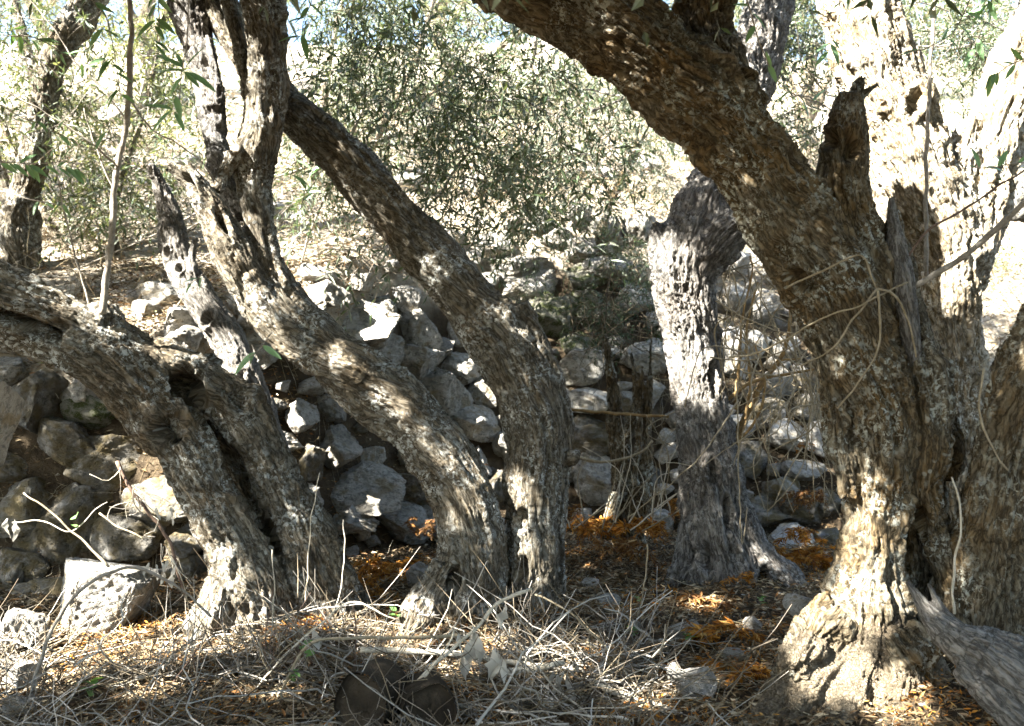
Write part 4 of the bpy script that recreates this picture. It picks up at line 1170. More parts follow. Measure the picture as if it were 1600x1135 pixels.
# ------------------------------------------------------------------ individual stones lying on the floor
def ground_rock(name, px, py, rx, ry, label, me, cat="rock", group=None, d=None):
    d_ = CAM_H / max((py + ry - 567.5) / F_PX, 0.01) if d is None else d
    s = d_ / F_PX
    w = W(px, py, d_ + rx * s * 0.4)
    o = put_stone(name, me, w, rx * s * 1.08, 0.5 * (rx + ry) * s * 1.1, ry * s * 1.12, None, 0.2)
    return tag(o, label, cat, group)
def block_mesh(seed):
    r = np.random.default_rng(seed)
    bm = bmesh.new(); bmesh.ops.create_icosphere(bm, subdivisions=6, radius=1.0)
    V = np.array([v.co[:] for v in bm.verts]); F = np.array([[v.index for v in f.verts] for f in bm.faces]); bm.free()
    P = V * 1.5
    for n, h in (((-.95, -.3, 0.05), .8), ((.9, -.25, -.3), .85), ((.1, -1, .12), .72), ((.1, .1, 1), .72), ((0, 0, -1), .8), ((.2, 1, 0), .8), ((.6, -.3, .75), .98), ((-.5, -.6, .7), 1.0), ((.5, -.8, -.5), .95)):
        n = np.array(n) / np.linalg.norm(n); over = np.clip(P @ n - h, 0, None); P = P - n * over[:, None] * 0.97
    q = V * 2.0 + seed
    P = P + nrm(P) * (fbm(q, 3) * 0.09 - np.abs(fbm(q * 3, 4)) * 0.10 - 0.05 * sstep(0.1, 0.4, fbm(q * 7, 3)))[:, None]
    me = make_mesh("boulder", P / np.abs(P).max(0), F, True); me.materials.append(M["stone"]); return me
ground_rock("boulder", 162, 934, 76, 50, "large angular sunlit white boulder under the leaning split trunk", block_mesh(5), "boulder").rotation_euler = (0.05, 0.06, 0.25)
ground_rock("rock", 22, 988, 44, 34, "white sunlit rock cut by the left edge", STONES[1])
ground_rock("rock", 36, 1056, 30, 26, "rounded cream stone below the white rock at the left edge", STONES[5])
ground_rock("rock", 45, 1105, 40, 16, "flat grey stone behind the arching stalk's foot", STONES[7])
ground_rock("rock", 12, 1040, 22, 14, "small flat stone between the two pale rocks at the left edge", SMALL[1])
ground_rock("rock", 1088, 1068, 30, 24, "grey tilted stone, right one of the touching pair in the litter", STONES[2])
ground_rock("rock", 1056, 1056, 14, 18, "small white pitted stone, left one of the touching pair in the litter", SMALL[4])
ground_rock("rock", 1172, 974, 18, 16, "pale grey stone on the litter right of the orange fern", SMALL[2])
ground_rock("rock", 1068, 988, 34, 14, "flat grey slab half buried below the orange fern", SMALL[3])
ground_rock("rock", 920, 912, 15, 9, "small white stone on dark soil right of the central base", SMALL[5])
ground_rock("rock", 994, 978, 12, 10, "small round white stone beside the green seedling", SMALL[6])
ground_rock("rock", 945, 943, 34, 12, "low grey stone in the shade behind the green seedling", SMALL[7])
ground_rock("rock", 562, 830, 20, 17, "small sunlit cream stone at the foot of the wall", SMALL[8], d=5.6)
ground_rock("rock", 1140, 1022, 26, 12, "flat pale stone half covered by straw before the big root", SMALL[9])
ground_rock("rock", 940, 985, 12, 8, "tiny pale stone left of the green seedling", SMALL[0])
ground_rock("rock", 820, 995, 24, 10, "flat pale stone below the central trunk's toes", SMALL[3])
ground_rock("rock", 670, 905, 34, 24, "dark rounded stone tucked against the S-shaped trunk's base", STONES[8], d=4.6)
ground_rock("rock", 1585, 310, 32, 42, "blue-grey stone on the bank right of the sunlit fork", STONES[9], d=6.5)
ground_rock("rock", -6, 655, 17, 80, "tall yellowish standing stone at the left edge", STONES[10], d=4.3)
ground_rock("rock", 1255, 945, 26, 22, "brown stone beside the biggest tree's root", SMALL[1], d=3.6)

# ------------------------------------------------------------------ notable sticks and stalks
rv2 = np.random.default_rng(78)
def stick(name, pts, r0, r1, mat, label, cat="stick", group=None, sides=7, parent=None):
    C = catmull(np.array([W(a, b, c) for (a, b, c) in pts]), 0.02)
    n = len(C)
    C = C + np.stack([noise3(C * 14 + k * 9) for k in range(3)], 1) * 0.006
    R = np.linspace(r0, r1, n) * (1 + 0.30 * noise3(C * 22) + 0.15 * noise3(C * 70))
    V, F = tube(C, R, sides)
    o = mesh_obj(name, V, quads_to_tris(F), M[mat], parent, True, origin=C[0] if parent is None else None)
    if parent is None: tag(o, label, cat, group)
    return o
stick("dry_stalk", [(46,1095,3.1),(70,1010,3.1),(105,945,3.1),(150,905,3.12),(200,888,3.15),(245,900,3.2),(290,925,3.25),(330,965,3.3)], 0.0085, 0.004, "stick_grey", "grey stalk arching over the white boulder", "stalk")
stick("dead_branch", [(182,722,3.5),(205,765,3.5),(235,805,3.5),(262,840,3.5),(275,880,3.5),(290,930,3.5)], 0.008, 0.006, "stick_brown", "red-brown dead branch with pale lichen tufts left of the split trunk", "branch")
stick("dry_stalk", [(155,802,3.5),(175,818,3.5),(205,832,3.5),(225,845,3.5)], 0.004, 0.003, "stick_tan", "short tan stalk joining the red-brown dead branch", "stalk")
stick("dry_stalk", [(36,770,3.4),(80,800,3.4),(110,830,3.4),(140,855,3.4),(170,885,3.4)], 0.003, 0.005, "stick_tan", "straight tan stalk sloping over the dark wall stones", "stalk")
stick("dry_stalk", [(20,818,3.4),(70,815,3.4),(110,830,3.4),(150,795,3.4),(168,785,3.4)], 0.0025, 0.002, "stick_pale", "thin wavy stalk carrying a withered white leaf at the left edge", "stalk")
stick("dry_stalk", [(470,1095,3.1),(440,1088,3.1),(455,1050,3.1),(490,1003,3.1),(560,997,3.15),(640,997,3.2),(720,993,3.25)], 0.004, 0.008, "stick_tan", "thick tan stalk bent at a right angle before the middle trunks", "stalk")
stick("dry_stalk", [(400,1080,3.2),(440,1030,3.2),(500,975,3.2),(545,942,3.2),(580,950,3.2),(622,970,3.2)], 0.004, 0.003, "stick_pale", "pale stalk arched over the tan bent one", "stalk")
stick("dry_stalk", [(570,1134,2.9),(630,1085,2.9),(690,1030,2.95),(740,985,3.0),(775,945,3.05),(830,920,3.1)], 0.006, 0.006, "stick_pale", "pale stick slanting up right across the log ends", "stalk")
stick("dry_stalk", [(612,1134,2.85),(640,1100,2.85),(665,1060,2.9),(700,1010,2.95),(710,985,3.0)], 0.004, 0.003, "stick_pale", "thin pale stick crossing beside the longer slanting one", "stalk")
stick("fallen_stick", [(565,1015,3.3),(640,1018,3.3),(720,1024,3.3),(800,1036,3.3),(900,1045,3.35)], 0.011, 0.009, "stick_pale", "long bleached stick lying level before the middle trunks", "stick")
stick("fallen_stick", [(770,1052,3.2),(830,1046,3.2),(880,1036,3.2)], 0.012, 0.010, "stick_pale", "short cream stick on the grey tangle", "stick")
stick("fallen_stick", [(930,1068,3.15),(985,1090,3.1),(1040,1108,3.05),(1100,1140,3.0)], 0.013, 0.013, "stick_pale", "thick bleached stick slanting to the bottom edge", "stick")
stick("fallen_stick", [(950,1060,3.2),(1000,1075,3.2),(1050,1088,3.2),(1110,1100,3.2),(1170,1112,3.15)], 0.008, 0.006, "stick_grey", "grey stick lying just above the thick bleached one", "stick")
stick("dry_stalk", [(835,930,3.5),(880,950,3.5),(930,995,3.4),(985,1060,3.2),(1040,1130,2.95)], 0.004, 0.0045, "stick_tan", "long tan stalk slanting down right from the central base", "stalk")
stick("dry_stalk", [(1012,850,3.9),(1010,890,3.9),(1003,935,3.9),(990,990,3.85),(965,1035,3.8)], 0.004, 0.003, "stick_tan", "upright tan stalk bearing two green leaves", "stalk")
stick("dry_stalk", [(500,740,3.8),(488,800,3.8),(482,870,3.8),(478,940,3.8)], 0.0022, 0.003, "stick_pale", "tall thin pale stalk before the split trunk's right side", "stalk")
stick("dry_stalk", [(536,812,3.7),(538,870,3.7),(530,930,3.7),(515,970,3.7)], 0.0022, 0.003, "stick_pale", "shorter thin stalk right of the tall pale one", "stalk")
stick("dry_stalk", [(425,860,3.6),(428,920,3.6),(424,1000,3.6)], 0.002, 0.003, "stick_pale", "thin straight stalk in front of the split trunk's sunlit base", "stalk")
stick("dry_stalk", [(552,945,3.4),(556,1000,3.4),(554,1050,3.4)], 0.003, 0.003, "stick_brown", "short dark upright stalk in the front tangle", "stalk")
stick("dead_branch", [(880,640,5.3),(930,644,5.25),(985,648,5.2),(1045,652,5.1)], 0.010, 0.008, "vine", "level brown branch lying across the rotten stump", "branch")
stick("dead_branch", [(900,715,5.2),(950,722,5.2),(1000,708,5.2),(1020,690,5.2)], 0.012, 0.006, "stick_tan", "upturned broken branch below the level brown one", "branch")
tg = empty("dead_weed", W(262, 850, 3.45), "spray of fine pale twigs around the red-brown dead branch", "weed")
for k in range(22):
    f = rv2.uniform(0, 1)
    a_ = np.array([182 + 95 * f + rv2.normal() * 3, 722 + 170 * f, 3.48])
    b_ = a_ + np.array([rv2.normal() * 38, rv2.normal() * 30 + 12, rv2.normal() * 0.06])
    m_ = (a_ + b_) / 2 + np.array([rv2.normal() * 10, rv2.normal() * 10, 0])
    stick("twig", [tuple(a_), tuple(m_), tuple(b_)], 0.0022, 0.001, ("stick_pale", "stick_grey")[k % 2], None, parent=tg)
# right: long pale branch in front of the sunlit fork, with a cut stub
stick("dead_branch", [(1425,450,3.3),(1450,435,3.28),(1500,405,3.25),(1560,355,3.2),(1620,300,3.15),(1700,220,3.1)], 0.012, 0.009, "stick_grey", "grey branch sloping up right before the sunlit fork", "branch")
stick("dead_branch", [(1420,400,3.3),(1450,360,3.3),(1500,330,3.3),(1560,292,3.3),(1640,240,3.3)], 0.005, 0.003, "stick_brown", "thin dark twig above the sloping grey branch", "branch")
stick("sucker_shoot", [(1447,430,3.6),(1447,330,3.6),(1448,220,3.6),(1454,100,3.6),(1462,-20,3.6),(1470,-120,3.6)], 0.009, 0.006, "stick_grey", "straight upright sucker shoot before the sunlit fork", "shoot")
stick("dry_stalk", [(1490,960,3.1),(1492,880,3.1),(1502,800,3.1),(1488,745,3.1)], 0.005, 0.003, "stick_pale", "pale upright stalk against the dark right-hand trunk", "stalk")
stick("dry_vine", [(1536,575,2.95),(1530,640,2.95),(1545,690,2.95),(1575,735,2.95)], 0.004, 0.003, "stick_tan", "tan curved vine hanging on the lichen-spotted trunk", "vine")
# vines over the biggest trunk
VG = "dry vines over the biggest trunk"
for pts, lb in [([(1230,450,3.2),(1300,415,3.12),(1345,398,3.1),(1360,430,3.1),(1370,452,3.1)], "kinked dry vine bent to a point across the biggest trunk"),
            ([(1370,452,3.1),(1330,500,3.1),(1300,545,3.12),(1250,572,3.2)], "dry vine sagging left from the knot on the biggest trunk"),
            ([(1372,455,3.08),(1374,540,3.08),(1340,600,3.1),(1310,640,3.15)], "dry vine hanging straight then curving left on the biggest trunk"),
            ([(1372,452,3.08),(1400,462,3.08),(1425,520,3.08),(1430,560,3.1)], "dry vine looping right over the bare wood patch"),
            ([(1140,560,3.4),(1200,545,3.3),(1280,500,3.2),(1340,478,3.1),(1420,440,3.1)], "long dry vine slanting up across the biggest trunk")]:
    stick("dry_vine", pts, 0.0042, 0.003, "stick_tan", lb, "vine", VG)
# tangle of brown stems between the grey and the biggest trunk
vn = empty("dead_vine", W(1160, 740, 5.0), "tangle of twisted brown vine stems between the grey and biggest trunks", "vine")
VIN = [[(1125,760,5.0),(1150,690,5.0),(1185,610,4.95),(1225,550,4.9),(1235,480,4.85),(1222,430,4.8)], [(1130,720,5.0),(1170,640,4.95),(1215,570,4.9),(1250,560,4.9)], [(1150,640,4.9),(1155,560,4.9),(1160,500,4.9),(1175,430,4.9),(1172,400,4.9)],
       [(1160,680,4.9),(1172,600,4.9),(1166,520,4.9),(1185,440,4.9)], [(1120,640,4.9),(1170,600,4.85),(1230,585,4.8),(1290,575,4.7)], [(1140,700,4.9),(1180,660,4.85),(1195,600,4.8),(1180,540,4.8)], [(1190,640,4.8),(1200,700,4.8),(1225,760,4.8),(1240,800,4.8)],
       [(1215,560,4.75),(1245,600,4.7),(1262,680,4.7),(1290,760,4.7),(1320,820,4.7)], [(1120,470,4.6),(1170,500,4.5),(1230,520,4.4),(1300,510,4.2)], [(1110,560,4.6),(1180,562,4.5),(1240,540,4.4),(1290,500,4.2)], [(1210,520,4.7),(1250,580,4.6),(1310,620,4.5)], [(1240,420,4.4),(1235,500,4.5),(1245,580,4.6),(1230,660,4.7)], [(1190,470,4.8),(1215,520,4.8),(1200,590,4.8)], [(1255,700,4.6),(1230,740,4.6),(1210,790,4.6)]]
rv_ = np.random.default_rng(77)
for k in range(70):
    a_ = np.array([rv_.uniform(1125, 1310), rv_.uniform(400, 640), rv_.uniform(4.4, 5.2)])
    b_ = a_ + np.array([rv_.normal() * 60, rv_.uniform(60, 220), rv_.normal() * 0.15])
    m_ = (a_ + b_) / 2 + np.array([rv_.normal() * 45, rv_.normal() * 40, -0.1])
    VIN.append([tuple(a_), tuple(m_), tuple(b_)])
for i, p in enumerate(VIN):
    stick("stem", p, [0.026, 0.022, 0.010, 0.010, 0.012, 0.009][i] if i < 6 else 0.0045, 0.005 if i < 6 else 0.0022, "vine" if i < 6 else "stick_tan", None, parent=vn)

ds = empty("dry_weed", W(970, 810, 5.1), "clump of bent dry pale stalks before the rotten stump", "weed")
for k in range(24):
    a_ = np.array([rv_.uniform(890, 1050), rv_.uniform(790, 840), rv_.uniform(4.9, 5.2)])
    b_ = a_ + np.array([rv_.normal() * 50, -rv_.uniform(40, 170), rv_.normal() * 0.1])
    m_ = (a_ + b_) / 2 + np.array([rv_.normal() * 25, -rv_.uniform(0, 30), 0])
    stick("stalk", [tuple(a_), tuple(m_), tuple(b_)], 0.004, 0.0018, "stick_tan" if k % 2 else "stick_pale", None, parent=ds)
ds2 = empty("dry_weed", W(340, 980, 3.5), "clump of thin brown dry stems before the split trunk's sunlit base", "weed")
for k in range(34):
    a_ = np.array([rv_.uniform(250, 480), rv_.uniform(1040, 1100), rv_.uniform(3.2, 3.45)])
    b_ = a_ + np.array([rv_.normal() * 45, -rv_.uniform(50, 170), rv_.normal() * 0.1])
    m_ = (a_ + b_) / 2 + np.array([rv_.normal() * 20, -rv_.uniform(0, 20), 0])
    stick("stalk", [tuple(a_), tuple(m_), tuple(b_)], 0.003, 0.0013, ("stick_tan", "stick_brown", "stick_grey")[k % 3], None, parent=ds2)

# ------------------------------------------------------------------ weathered dead log, lower right
lg = empty("fallen_log", W(1500, 1000, 2.95), "weathered grey split log propped against the swollen base", "log")
build_trunk(lg, [[(1416,908,2.970,4.5),(1430,928,2.950,10.1),(1452,962,2.930,16.8),(1490,998,2.880,28.0),(1545,1035,2.830,42.6),(1610,1095,2.760,51.5),(1700,1180,2.650,56.0)],
    [(1449,910,2.960,3.4),(1462,935,2.940,6.7),(1478,962,2.920,10.1),(1505,990,2.900,16.8),(1560,1010,2.860,29.1),(1640,1060,2.800,44.8)],
    [(1500,1040,2.820,15.7),(1560,1090,2.760,29.1),(1620,1150,2.700,33.6)]], M["bark_dead"], voxel=0.005, twist=0.15, seed=14, lump=0.006, flute=0.007, ridge=0.004, name="log_body")

def sawn_mat():
    m, nt = new_mat("sawn_wood")
    g = G(nt)
    tc = g.n("ShaderNodeTexCoord").outputs["Object"]
    a = g.noise(tc, 8.0, 5, 0.6); b = g.noise(tc, 60.0, 5, 0.65)
    col = g.mix(g.ramp(a, [(0.35, 0.0), (0.65, 1.0)]), (0.02, 0.016, 0.011), (0.05, 0.04, 0.027))
    col = g.mix(g.ramp(b, [(0.5, 0.0), (0.7, 1.0)]), col, (0.022, 0.018, 0.012))
    g.out(col, 0.9, g.bump(g.math('ADD', a, b), 0.8, 0.010), 0.1)
    return m
M["sawn"] = sawn_mat()
# two cut log ends in the front tangle
def cut_log(px, py, rpx, ry, yaw, label):
    d = 2.80
    w = W(px, py, d)
    e = empty("cut_log", w, label, "log", "cut logs in the front tangle")
    r = rpx * d / F_PX; rv = ry * d / F_PX
    n, K = 36, 9
    a = np.arange(n) / n * 2 * np.pi
    wob = 1 + 0.06 * noise3(np.stack([np.cos(a) * 1.3, np.sin(a) * 1.3, np.full(n, px)], 1)) * 2
    ax = np.array([math.sin(yaw), math.cos(yaw), -0.10]); ax /= np.linalg.norm(ax)
    sx = nrm(np.cross(ax, [0, 0, 1.0])[None])[0]; sz = np.cross(sx, ax)
    V = []
    for k in range(K):
        f = k / (K - 1)
        bulge = 1 + 0.05 * math.sin(6 * f + px)
        V.append(w + ax * (0.20 * f) + (np.cos(a) * r * wob * bulge)[:, None] * sx + (np.sin(a) * rv * wob * bulge)[:, None] * sz)
    V = np.vstack(V)
    i = np.arange(K - 1)[:, None] * n; j = np.arange(n)[None]; jn = (j + 1) % n
    F = np.stack([i + j, i + n + j, i + n + jn, i + jn], -1).reshape(-1, 4)
    gr = np.stack([np.tile(np.cos(a) * r, K), np.tile(np.sin(a) * r, K), np.repeat(np.arange(K) * 0.05, n)], 1)
    mesh_obj("bark", V, F, M["sawn"], e, True, {"grain": gr})
    # the sawn face, slightly dished with radial checks
    rings = [1.0, 0.92, 0.7, 0.5, 0.3, 0.12]
    V2 = []
    for q in rings:
        dish = 0.004 if q > 0.95 else 0.012 + 0.006 * math.sin(q * 9)
        chk = 0.006 * (np.clip(noise3(np.stack([np.cos(a) * 5, np.sin(a) * 5, np.full(n, px * 0.3)], 1)), 0, 1)) * (q < 0.95)
        V2.append(w + ax * (dish + chk)[:, None] + (np.cos(a) * r * wob * 0.97 * q)[:, None] * sx + (np.sin(a) * rv * wob * 0.97 * q)[:, None] * sz)
    V2.append((w + ax * 0.014)[None])
    V2 = np.vstack(V2)
    m = len(rings)
    i = np.arange(m - 1)[:, None] * n
    F2 = np.stack([i + j, i + jn, i + n + jn, i + n + j], -1).reshape(-1, 4)
    c = m * n; jj = np.arange(n); e0 = (m - 1) * n
    F2 = np.vstack([quads_to_tris(F2), np.stack([e0 + jj, e0 + (jj + 1) % n, np.full(n, c)], 1)])
    mesh_obj("sawn_face", V2, F2, M["sawn"], e, True)
cut_log(562, 1112, 44, 58, 0.25, "left one of two dark sawn log ends in the front tangle")
cut_log(672, 1124, 43, 54, -0.2, "right one of two dark sawn log ends in the front tangle")

# ------------------------------------------------------------------ dead ferns, husks, herbs
def dead_fern(px, py, d, w, h, n, label, seed, on=None):
    r = np.random.default_rng(seed)
    c = W(px, py, d)
    s = d / F_PX
    P, D, Nn, Ln = [], [], [], []
    tubes_ = []
    for k in range(n):
        o = c + np.array([r.uniform(-1, 1) * w * s * 0.8, r.uniform(-1, 1) * w * s * 0.5, r.uniform(-0.6, 0.4) * h * s])
        a = r.uniform(0, 2 * np.pi)
        di = np.array([math.cos(a), 0.7 * math.sin(a), r.uniform(0.0, 0.5)])
        L = w * s * r.uniform(0.5, 1.0)
        t = np.linspace(0, 1, 12)
        R = o + (di * t[:, None] + np.array([0, 0, -0.8]) * (t ** 2)[:, None]) * L + r.normal(size=(12, 3)) * 0.003
        tubes_.append(R)
        T = nrm(np.gradient(R, axis=0))
        sd = nrm(np.cross(T, [0, 0, 1.0]))
        for sg in (-1, 1):
            for q in range(3):
                P.append(R + T * q * L / 24); D.append(T * 0.5 + sg * sd + r.normal(size=(12, 3)) * 0.35 + np.array([0, 0, -0.3])); Nn.append(r.normal(size=(12, 3)) * 0.6 + np.array([0, 0, 1.0])); Ln.append(L * 0.44 * (1 - 0.75 * t) * r.uniform(0.7, 1.2, 12))
    P, D, Nn, Ln = np.vstack(P), np.vstack(D), np.vstack(Nn), np.concatenate(Ln)
    V, F = leaves_mesh(P, D, Nn, Ln, Ln * 0.24)
    e = empty("dead_fern", c, label, "fern", "withered orange ferns")
    fr = mesh_obj("fronds", V, F, M["fern" if seed % 5 in (0, 1, 3) else "fern_brown"], e, False); fr["kind"] = "stuff"
    V, F = many_tubes(np.array(tubes_), np.full((n, 12), 0.0016), 3)
    st = mesh_obj("stalks", V, F, M["stick_brown"], e, True); st["kind"] = "stuff"
FERNS = [(930,815,5.3,46,22,22,"orange withered fern at the wall foot right of the centre trunk"),(1000,820,5.2,42,20,18,"orange withered fern at the foot of the rotten stump"),(1110,940,4.35,58,20,30,"bright orange withered fern before the grey trunk's base"),
 (1250,862,5.0,48,26,24,"rust withered fern hanging between the grey and biggest trunks"),(1262,772,5.2,34,22,16,"sunlit orange fern on the wall stones beside the biggest trunk"),(1256,695,5.4,14,18,8,"small orange dead frond high on the wall between the two right trunks"),
 (610,885,4.9,46,18,20,"golden sunlit fern behind the S-shaped trunk's base"),(660,820,5.5,26,26,14,"rust withered fern in shade under the curve of the S-shaped trunk"),(752,728,5.4,12,22,8,"small rust frond in the gap between the two middle trunks"),
 (650,985,3.9,36,14,16,"orange fern scrap at the toe of the S-shaped trunk"),(490,970,3.95,36,14,14,"orange fern scrap right of the split trunk's base"),(1130,1040,3.5,46,12,16,"orange fern scrap behind the pair of stones"),(1595,905,4.2,14,24,8,"orange fern scrap at the right edge behind the dark trunk"),(1060,790,5.2,20,24,10,"orange fern scrap against the grey trunk's left side"),(230,1110,3.0,50,12,14,"rust fern scrap at the bottom left front"),(1130,985,3.8,60,10,16,"orange fern scrap between the pale grey stone and the flat slab"),(1190,1050,3.3,44,12,14,"orange fern scrap beside the biggest trunk's root"),(880,800,5.0,30,18,12,"rust fern scrap against the centre trunk's shaded side"),(590,925,4.4,34,14,12,"golden fern scrap before the dark rounded stone"),(330,1050,3.4,46,10,12,"orange fern scrap in the litter below the split trunk"),(1030,1045,3.5,44,10,14,"orange fern scrap behind the white pitted stone"),(1250,830,5.0,34,18,14,"rust fern spray on the stones left of the biggest trunk's column"),(965,850,5.0,46,14,14,"orange fern spray on dark soil between the centre and grey trunks"),(700,1000,3.8,34,10,12,"orange fern scrap behind the level bleached stick"),(440,985,3.8,30,12,12,"sunlit orange fern scrap against the split trunk's foot"),(1150,900,4.6,34,12,12,"rust fern scrap against the grey trunk's front root"),(560,905,4.6,34,12,12,"golden fern scrap left of the S-shaped trunk's base")]
for i, f in enumerate(FERNS): dead_fern(*f, 400 + i)

def husk(px, py, d, n, w, h, label, seed):
    """withered pale leaves hanging in a bunch: curled ribbons"""
    r = np.random.default_rng(seed)
    c = W(px, py, d); s = d / F_PX
    e = empty("withered_leaves", c, label, "dead leaves", "withered pale leaf bunches")
    for k in range(n):
        K = 9
        t = np.linspace(0, 1, K)
        o = c + np.array([r.uniform(-w, w) * s * 0.6, r.uniform(-0.03, 0.03), r.uniform(-0.1, 0.1) * h * s])
        L = h * s * r.uniform(0.6, 1.1)
        A = o + np.stack([np.sin(t * 4 + r.uniform(0, 6)) * 0.10 * L, np.cos(t * 5 + r.uniform(0, 6)) * 0.10 * L, -t * L], 1)
        wd = 0.16 * L * np.sin(np.pi * np.clip(t * 0.93 + 0.05, 0, 1)) * (1 + 0.5 * r.normal(size=K) * 0.5)
        ph = r.uniform(0, 6) + 2.5 * t
        sd = np.stack([np.cos(ph), np.sin(ph), 0.2 * np.sin(9 * t)], 1)
        V = np.vstack([A - sd * wd[:, None], A + np.array([0, -0.2, 0]) * wd[:, None], A + sd * wd[:, None]])
        i = np.arange(K - 1)
        F = np.vstack([np.stack([i, i + K, i + K + 1, i + 1], 1), np.stack([i + K, i + 2 * K, i + 2 * K + 1, i + K + 1], 1)])
        mesh_obj("leaf", V, F, M["husk"], e, True)
husk(735, 985, 3.0, 4, 26, 90, "withered grey leaves hanging from the slanting pale stick", 1)
husk(782, 945, 3.05, 2, 10, 60, "curled withered leaf drooping right of the slanting stick's top", 2)
husk(775, 1015, 2.95, 3, 16, 70, "withered grey leaves hanging low right of the log ends", 3)
husk(655, 1065, 2.9, 3, 14, 50, "small withered leaf bunch between the two log ends", 4)
husk(14, 812, 3.4, 2, 12, 50, "white withered leaf hanging at the left edge", 5)
husk(262, 790, 3.45, 4, 22, 30, "pale lichen tuft on the red-brown dead branch", 6)
husk(250, 880, 3.4, 5, 30, 40, "pale crumpled leaves where the arching stalk comes down", 7)
husk(500, 985, 3.3, 4, 40, 40, "pale crumpled leaves on the level bleached stick", 8)
husk(870, 1050, 3.1, 6, 50, 60, "mat of grey crumpled leaves in the front tangle", 9)
husk(830, 1090, 3.0, 6, 60, 50, "grey crumpled leaf mat at the bottom edge", 10)

def herb(px, py, d, n, size, label, seed, mat="green"):
    r = np.random.default_rng(seed)
    c = W(px, py, d)
    e = empty("green_seedling", c, label, "seedling", "small green seedlings")
    for k in range(n):
        a = r.uniform(0, 2 * np.pi); L = size * r.uniform(0.6, 1.1)
        D = np.array([[math.cos(a), math.sin(a), r.uniform(0.0, 0.5)]]); o = c + np.array([0, 0, r.uniform(0, size)])
        leaf_part("leaf", o, D[0], np.array([0, 0, 1.0]) + r.normal(size=3) * 0.3, L, L * 0.6, mat, e)

def leaf_part(name, o, D, up, L, Wd, mat, parent):
    """single large leaf: 3 x 7 grid with midrib fold and curve"""
    D = D / np.linalg.norm(D)
    sd = np.cross(D, up); sd /= np.linalg.norm(sd)
    un = np.cross(sd, D)
    t = np.linspace(0, 1, 7)
    w = np.sin(np.pi * t ** 0.8) ** 0.8 * Wd * 0.5
    mid = o + D * (t * L)[:, None] - un * (0.12 * L * t ** 2)[:, None]
    V = np.vstack([mid - sd * w[:, None] + un * (w * 0.35)[:, None], mid, mid + sd * w[:, None] + un * (w * 0.35)[:, None]])
    i = np.arange(6); K = 7
    F = np.vstack([np.stack([i + 1, i + K + 1, i + K, i], 1), np.stack([i + K + 1, i + 2 * K + 1, i + 2 * K, i + K], 1)])
    return mesh_obj(name, V, F, M[mat], parent, True)

herb(1000, 945, 3.88, 3, 0.035, "two pale green leaves on the upright tan stalk", 1)
herb(990, 995, 3.8, 7, 0.04, "bright green seedling between the two small white stones", 2)
herb(1188, 945, 4.2, 6, 0.04, "bright green seedling before the grey trunk's right root", 3)
herb(475, 1030, 3.2, 5, 0.05, "dark green seedling under the bent tan stalk", 4)
herb(455, 1065, 3.1, 5, 0.045, "dark green seedling left of the bent tan stalk's foot", 5)
herb(140, 1085, 3.1, 8, 0.045, "green seedling in the bottom left litter", 6)
herb(620, 965, 3.9, 5, 0.04, "green seedling at the end of the arched pale stalk", 7)
herb(118, 830, 3.38, 2, 0.06, "dark green leaf hung on the thin wavy stalk", 8)
herb(1070, 1010, 3.6, 5, 0.05, "dark green seedling above the pair of stones", 9)

# sprout from the split trunk, with its own leaves
sp = empty("olive_sprout", W(162, 470, 3.85), "slender upright sprout growing from the top of the split trunk", "shoot")
stick("stem", [(160,490,3.86),(166,430,3.85),(175,360,3.84),(182,270,3.83),(198,190,3.82),(203,110,3.81),(205,40,3.8),(198,-40,3.8),(190,-140,3.8)], 0.016, 0.009, "stick_grey", None, parent=sp)
for p in [[(198,190,3.82),(160,140,3.8),(120,100,3.8),(80,40,3.8),(30,-20,3.8)],[(185,260,3.83),(130,215,3.75),(60,170,3.7),(0,140,3.65)],[(200,150,3.82),(235,200,3.7),(300,240,3.6),(345,290,3.6)],[(180,300,3.83),(150,230,3.8),(130,170,3.8)],[(140,480,3.9),(110,370,3.9),(85,260,3.85),(70,230,3.8)]]:
    stick("branch", p, 0.005, 0.002, "stick_grey", None, parent=sp)

def sprig(px, py, d, stem_pts, leaf_list, label, seed):
    """leaf_list: (px, py, tip px, tip py)"""
    r = np.random.default_rng(seed)
    e = empty("olive_sprig", W(px, py, d), label, "sprig", "near olive sprigs")
    stick("stem", stem_pts, 0.0026, 0.0015, "stick_grey", None, parent=e)
    for (ax_, ay, bx, by) in leaf_list:
        o = W(ax_, ay, d); b = W(bx, by, d + r.uniform(-0.03, 0.03))
        L = np.linalg.norm(b - o)
        up = np.array([r.normal() * 0.5, -0.6, 0.7])
        leaf_part("leaf", o, b - o, up, L, L * 0.26, "near_leaf", e)
sprig(280, 130, 2.6, [(300,-140,2.7),(296,-20,2.64),(292,60,2.6),(285,110,2.6),(278,170,2.6)],
      [(288,108,240,80),(288,110,315,70),(290,112,340,140),(288,112,245,108),(285,120,262,150),(270,172,222,160),(270,172,232,205),(272,175,290,205),(275,150,282,185),(288,112,312,135),(262,150,270,150),(285,105,275,78)], "dark green leaf sprig hanging before the lit upper stem", 1)
sprig(60, 190, 2.9, [(-60,150,2.95),(0,165,2.9),(50,190,2.9),(100,215,2.9),(150,235,2.9)],
      [(10,165,0,150),(20,170,40,175),(55,190,48,205),(70,195,78,190),(95,210,110,228),(110,215,122,230),(140,230,150,215),(90,205,100,185),(150,235,165,200),(120,225,95,245),(60,190,75,205)], "small-leaved sprig crossing the upper left corner", 2)
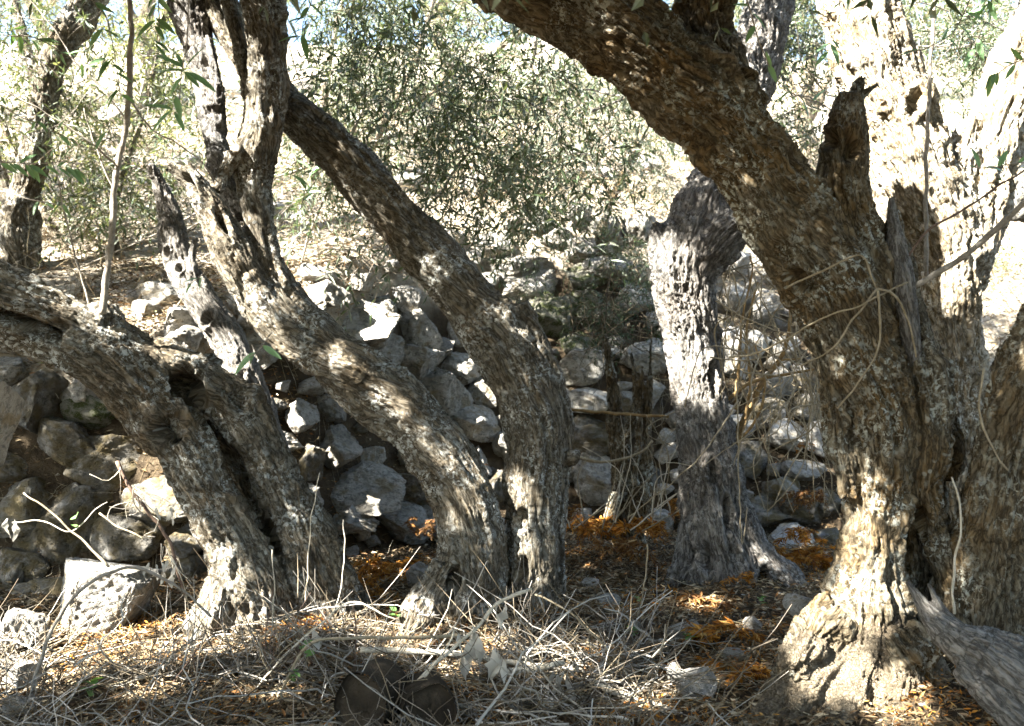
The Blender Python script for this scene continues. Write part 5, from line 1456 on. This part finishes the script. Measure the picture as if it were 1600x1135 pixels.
sprig(75, 320, 2.7, [(-60,290,2.75),(0,300,2.7),(50,312,2.7),(100,318,2.7)],
      [(95,318,70,345),(98,318,110,340),(60,314,50,335),(70,315,85,325)], "sprig of three broad leaves by the left edge below the upper corner", 3)
sprig(1530, 255, 2.9, [(1680,250,2.9),(1600,255,2.9),(1545,262,2.9),(1510,260,2.9)],
      [(1525,262,1510,257),(1540,262,1575,266),(1560,262,1575,232),(1530,262,1520,228),(1570,260,1555,240),(1575,265,1560,285),(1590,256,1610,240)], "sprig of bright round leaves before the sunlit right stem", 4)
sprig(1200, 130, 2.9, [(1150,-60,2.9),(1170,10,2.9),(1200,100,2.9),(1230,140,2.9),(1290,165,2.9)],
      [(1170,10,1145,5),(1175,20,1200,45),(1180,40,1165,65),(1200,100,1215,130),(1215,125,1240,145),(1235,142,1212,160),(1250,150,1268,185),(1270,160,1290,135),(1205,105,1196,80)], "pale green sprig hanging right of the leaning limb's crook", 5)
sprig(1480, 60, 3.1, [(1560,-80,3.1),(1520,-10,3.1),(1490,50,3.1),(1450,75,3.1),(1400,85,3.1)],
      [(1470,65,1485,40),(1480,60,1500,75),(1455,72,1440,60),(1440,78,1405,84),(1500,40,1520,60),(1510,20,1540,30)], "pale sprig before the top of the sunlit fork", 6)
sprig(385, 545, 3.6, [(425,520,3.6),(405,545,3.6),(390,560,3.6)], [(400,550,362,585),(402,548,385,575),(410,540,440,560)], "few grey-green leaves before the S-shaped trunk's snag", 7)
sprig(300, 440, 4.3, [(330,420,4.3),(310,435,4.3),(295,445,4.3)], [(310,435,285,440),(300,442,288,460),(315,432,310,455)], "few olive leaves before the bleached dead stem", 8)

def auto_sprig(px, py, d, ex, ey, n, ln, label, seed):
    r = np.random.default_rng(seed)
    pts = [(px + (ex - px) * f + r.normal() * 6, py + (ey - py) * f + r.normal() * 6, d) for f in np.linspace(0, 1, 5)]
    lv = []
    for k in range(n):
        f = r.uniform(0.15, 1.0)
        a = math.atan2(ey - py, ex - px) + r.choice([-1, 1]) * r.uniform(0.4, 1.2)
        bx, by = px + (ex - px) * f, py + (ey - py) * f
        l_ = ln * r.uniform(0.6, 1.2)
        lv.append((bx, by, bx + math.cos(a) * l_, by + math.sin(a) * l_))
    sprig(px, py, d, pts, lv, label, seed)
auto_sprig(-40, 20, 3.2, 150, 110, 14, 34, "loose sprig of narrow leaves in the upper left corner", 21)
auto_sprig(130, -60, 3.4, 190, 150, 14, 34, "drooping sprig of narrow leaves left of the upright sprout's top", 22)
auto_sprig(250, -60, 3.3, 240, 70, 12, 36, "sprig of narrow leaves hanging right of the upright sprout's top", 23)
auto_sprig(-40, 250, 3.3, 130, 265, 14, 32, "level sprig of narrow leaves before the slim forked tree", 24)
auto_sprig(1330, -60, 3.5, 1290, 100, 12, 34, "drooping sprig of narrow leaves above the dead stub", 25)
auto_sprig(1680, 60, 3.2, 1540, 120, 12, 32, "sprig of narrow leaves reaching in at the upper right", 26)
auto_sprig(1560, -60, 3.6, 1520, 90, 12, 32, "drooping sprig of narrow leaves over the sunlit fork's gap", 27)
auto_sprig(500, -60, 3.8, 470, 60, 12, 34, "drooping sprig of dark leaves right of the S-shaped trunk's top", 28)
auto_sprig(470, 330, 4.9, 490, 250, 10, 26, "small leafy sprig in the fork between the two middle trunks", 29)
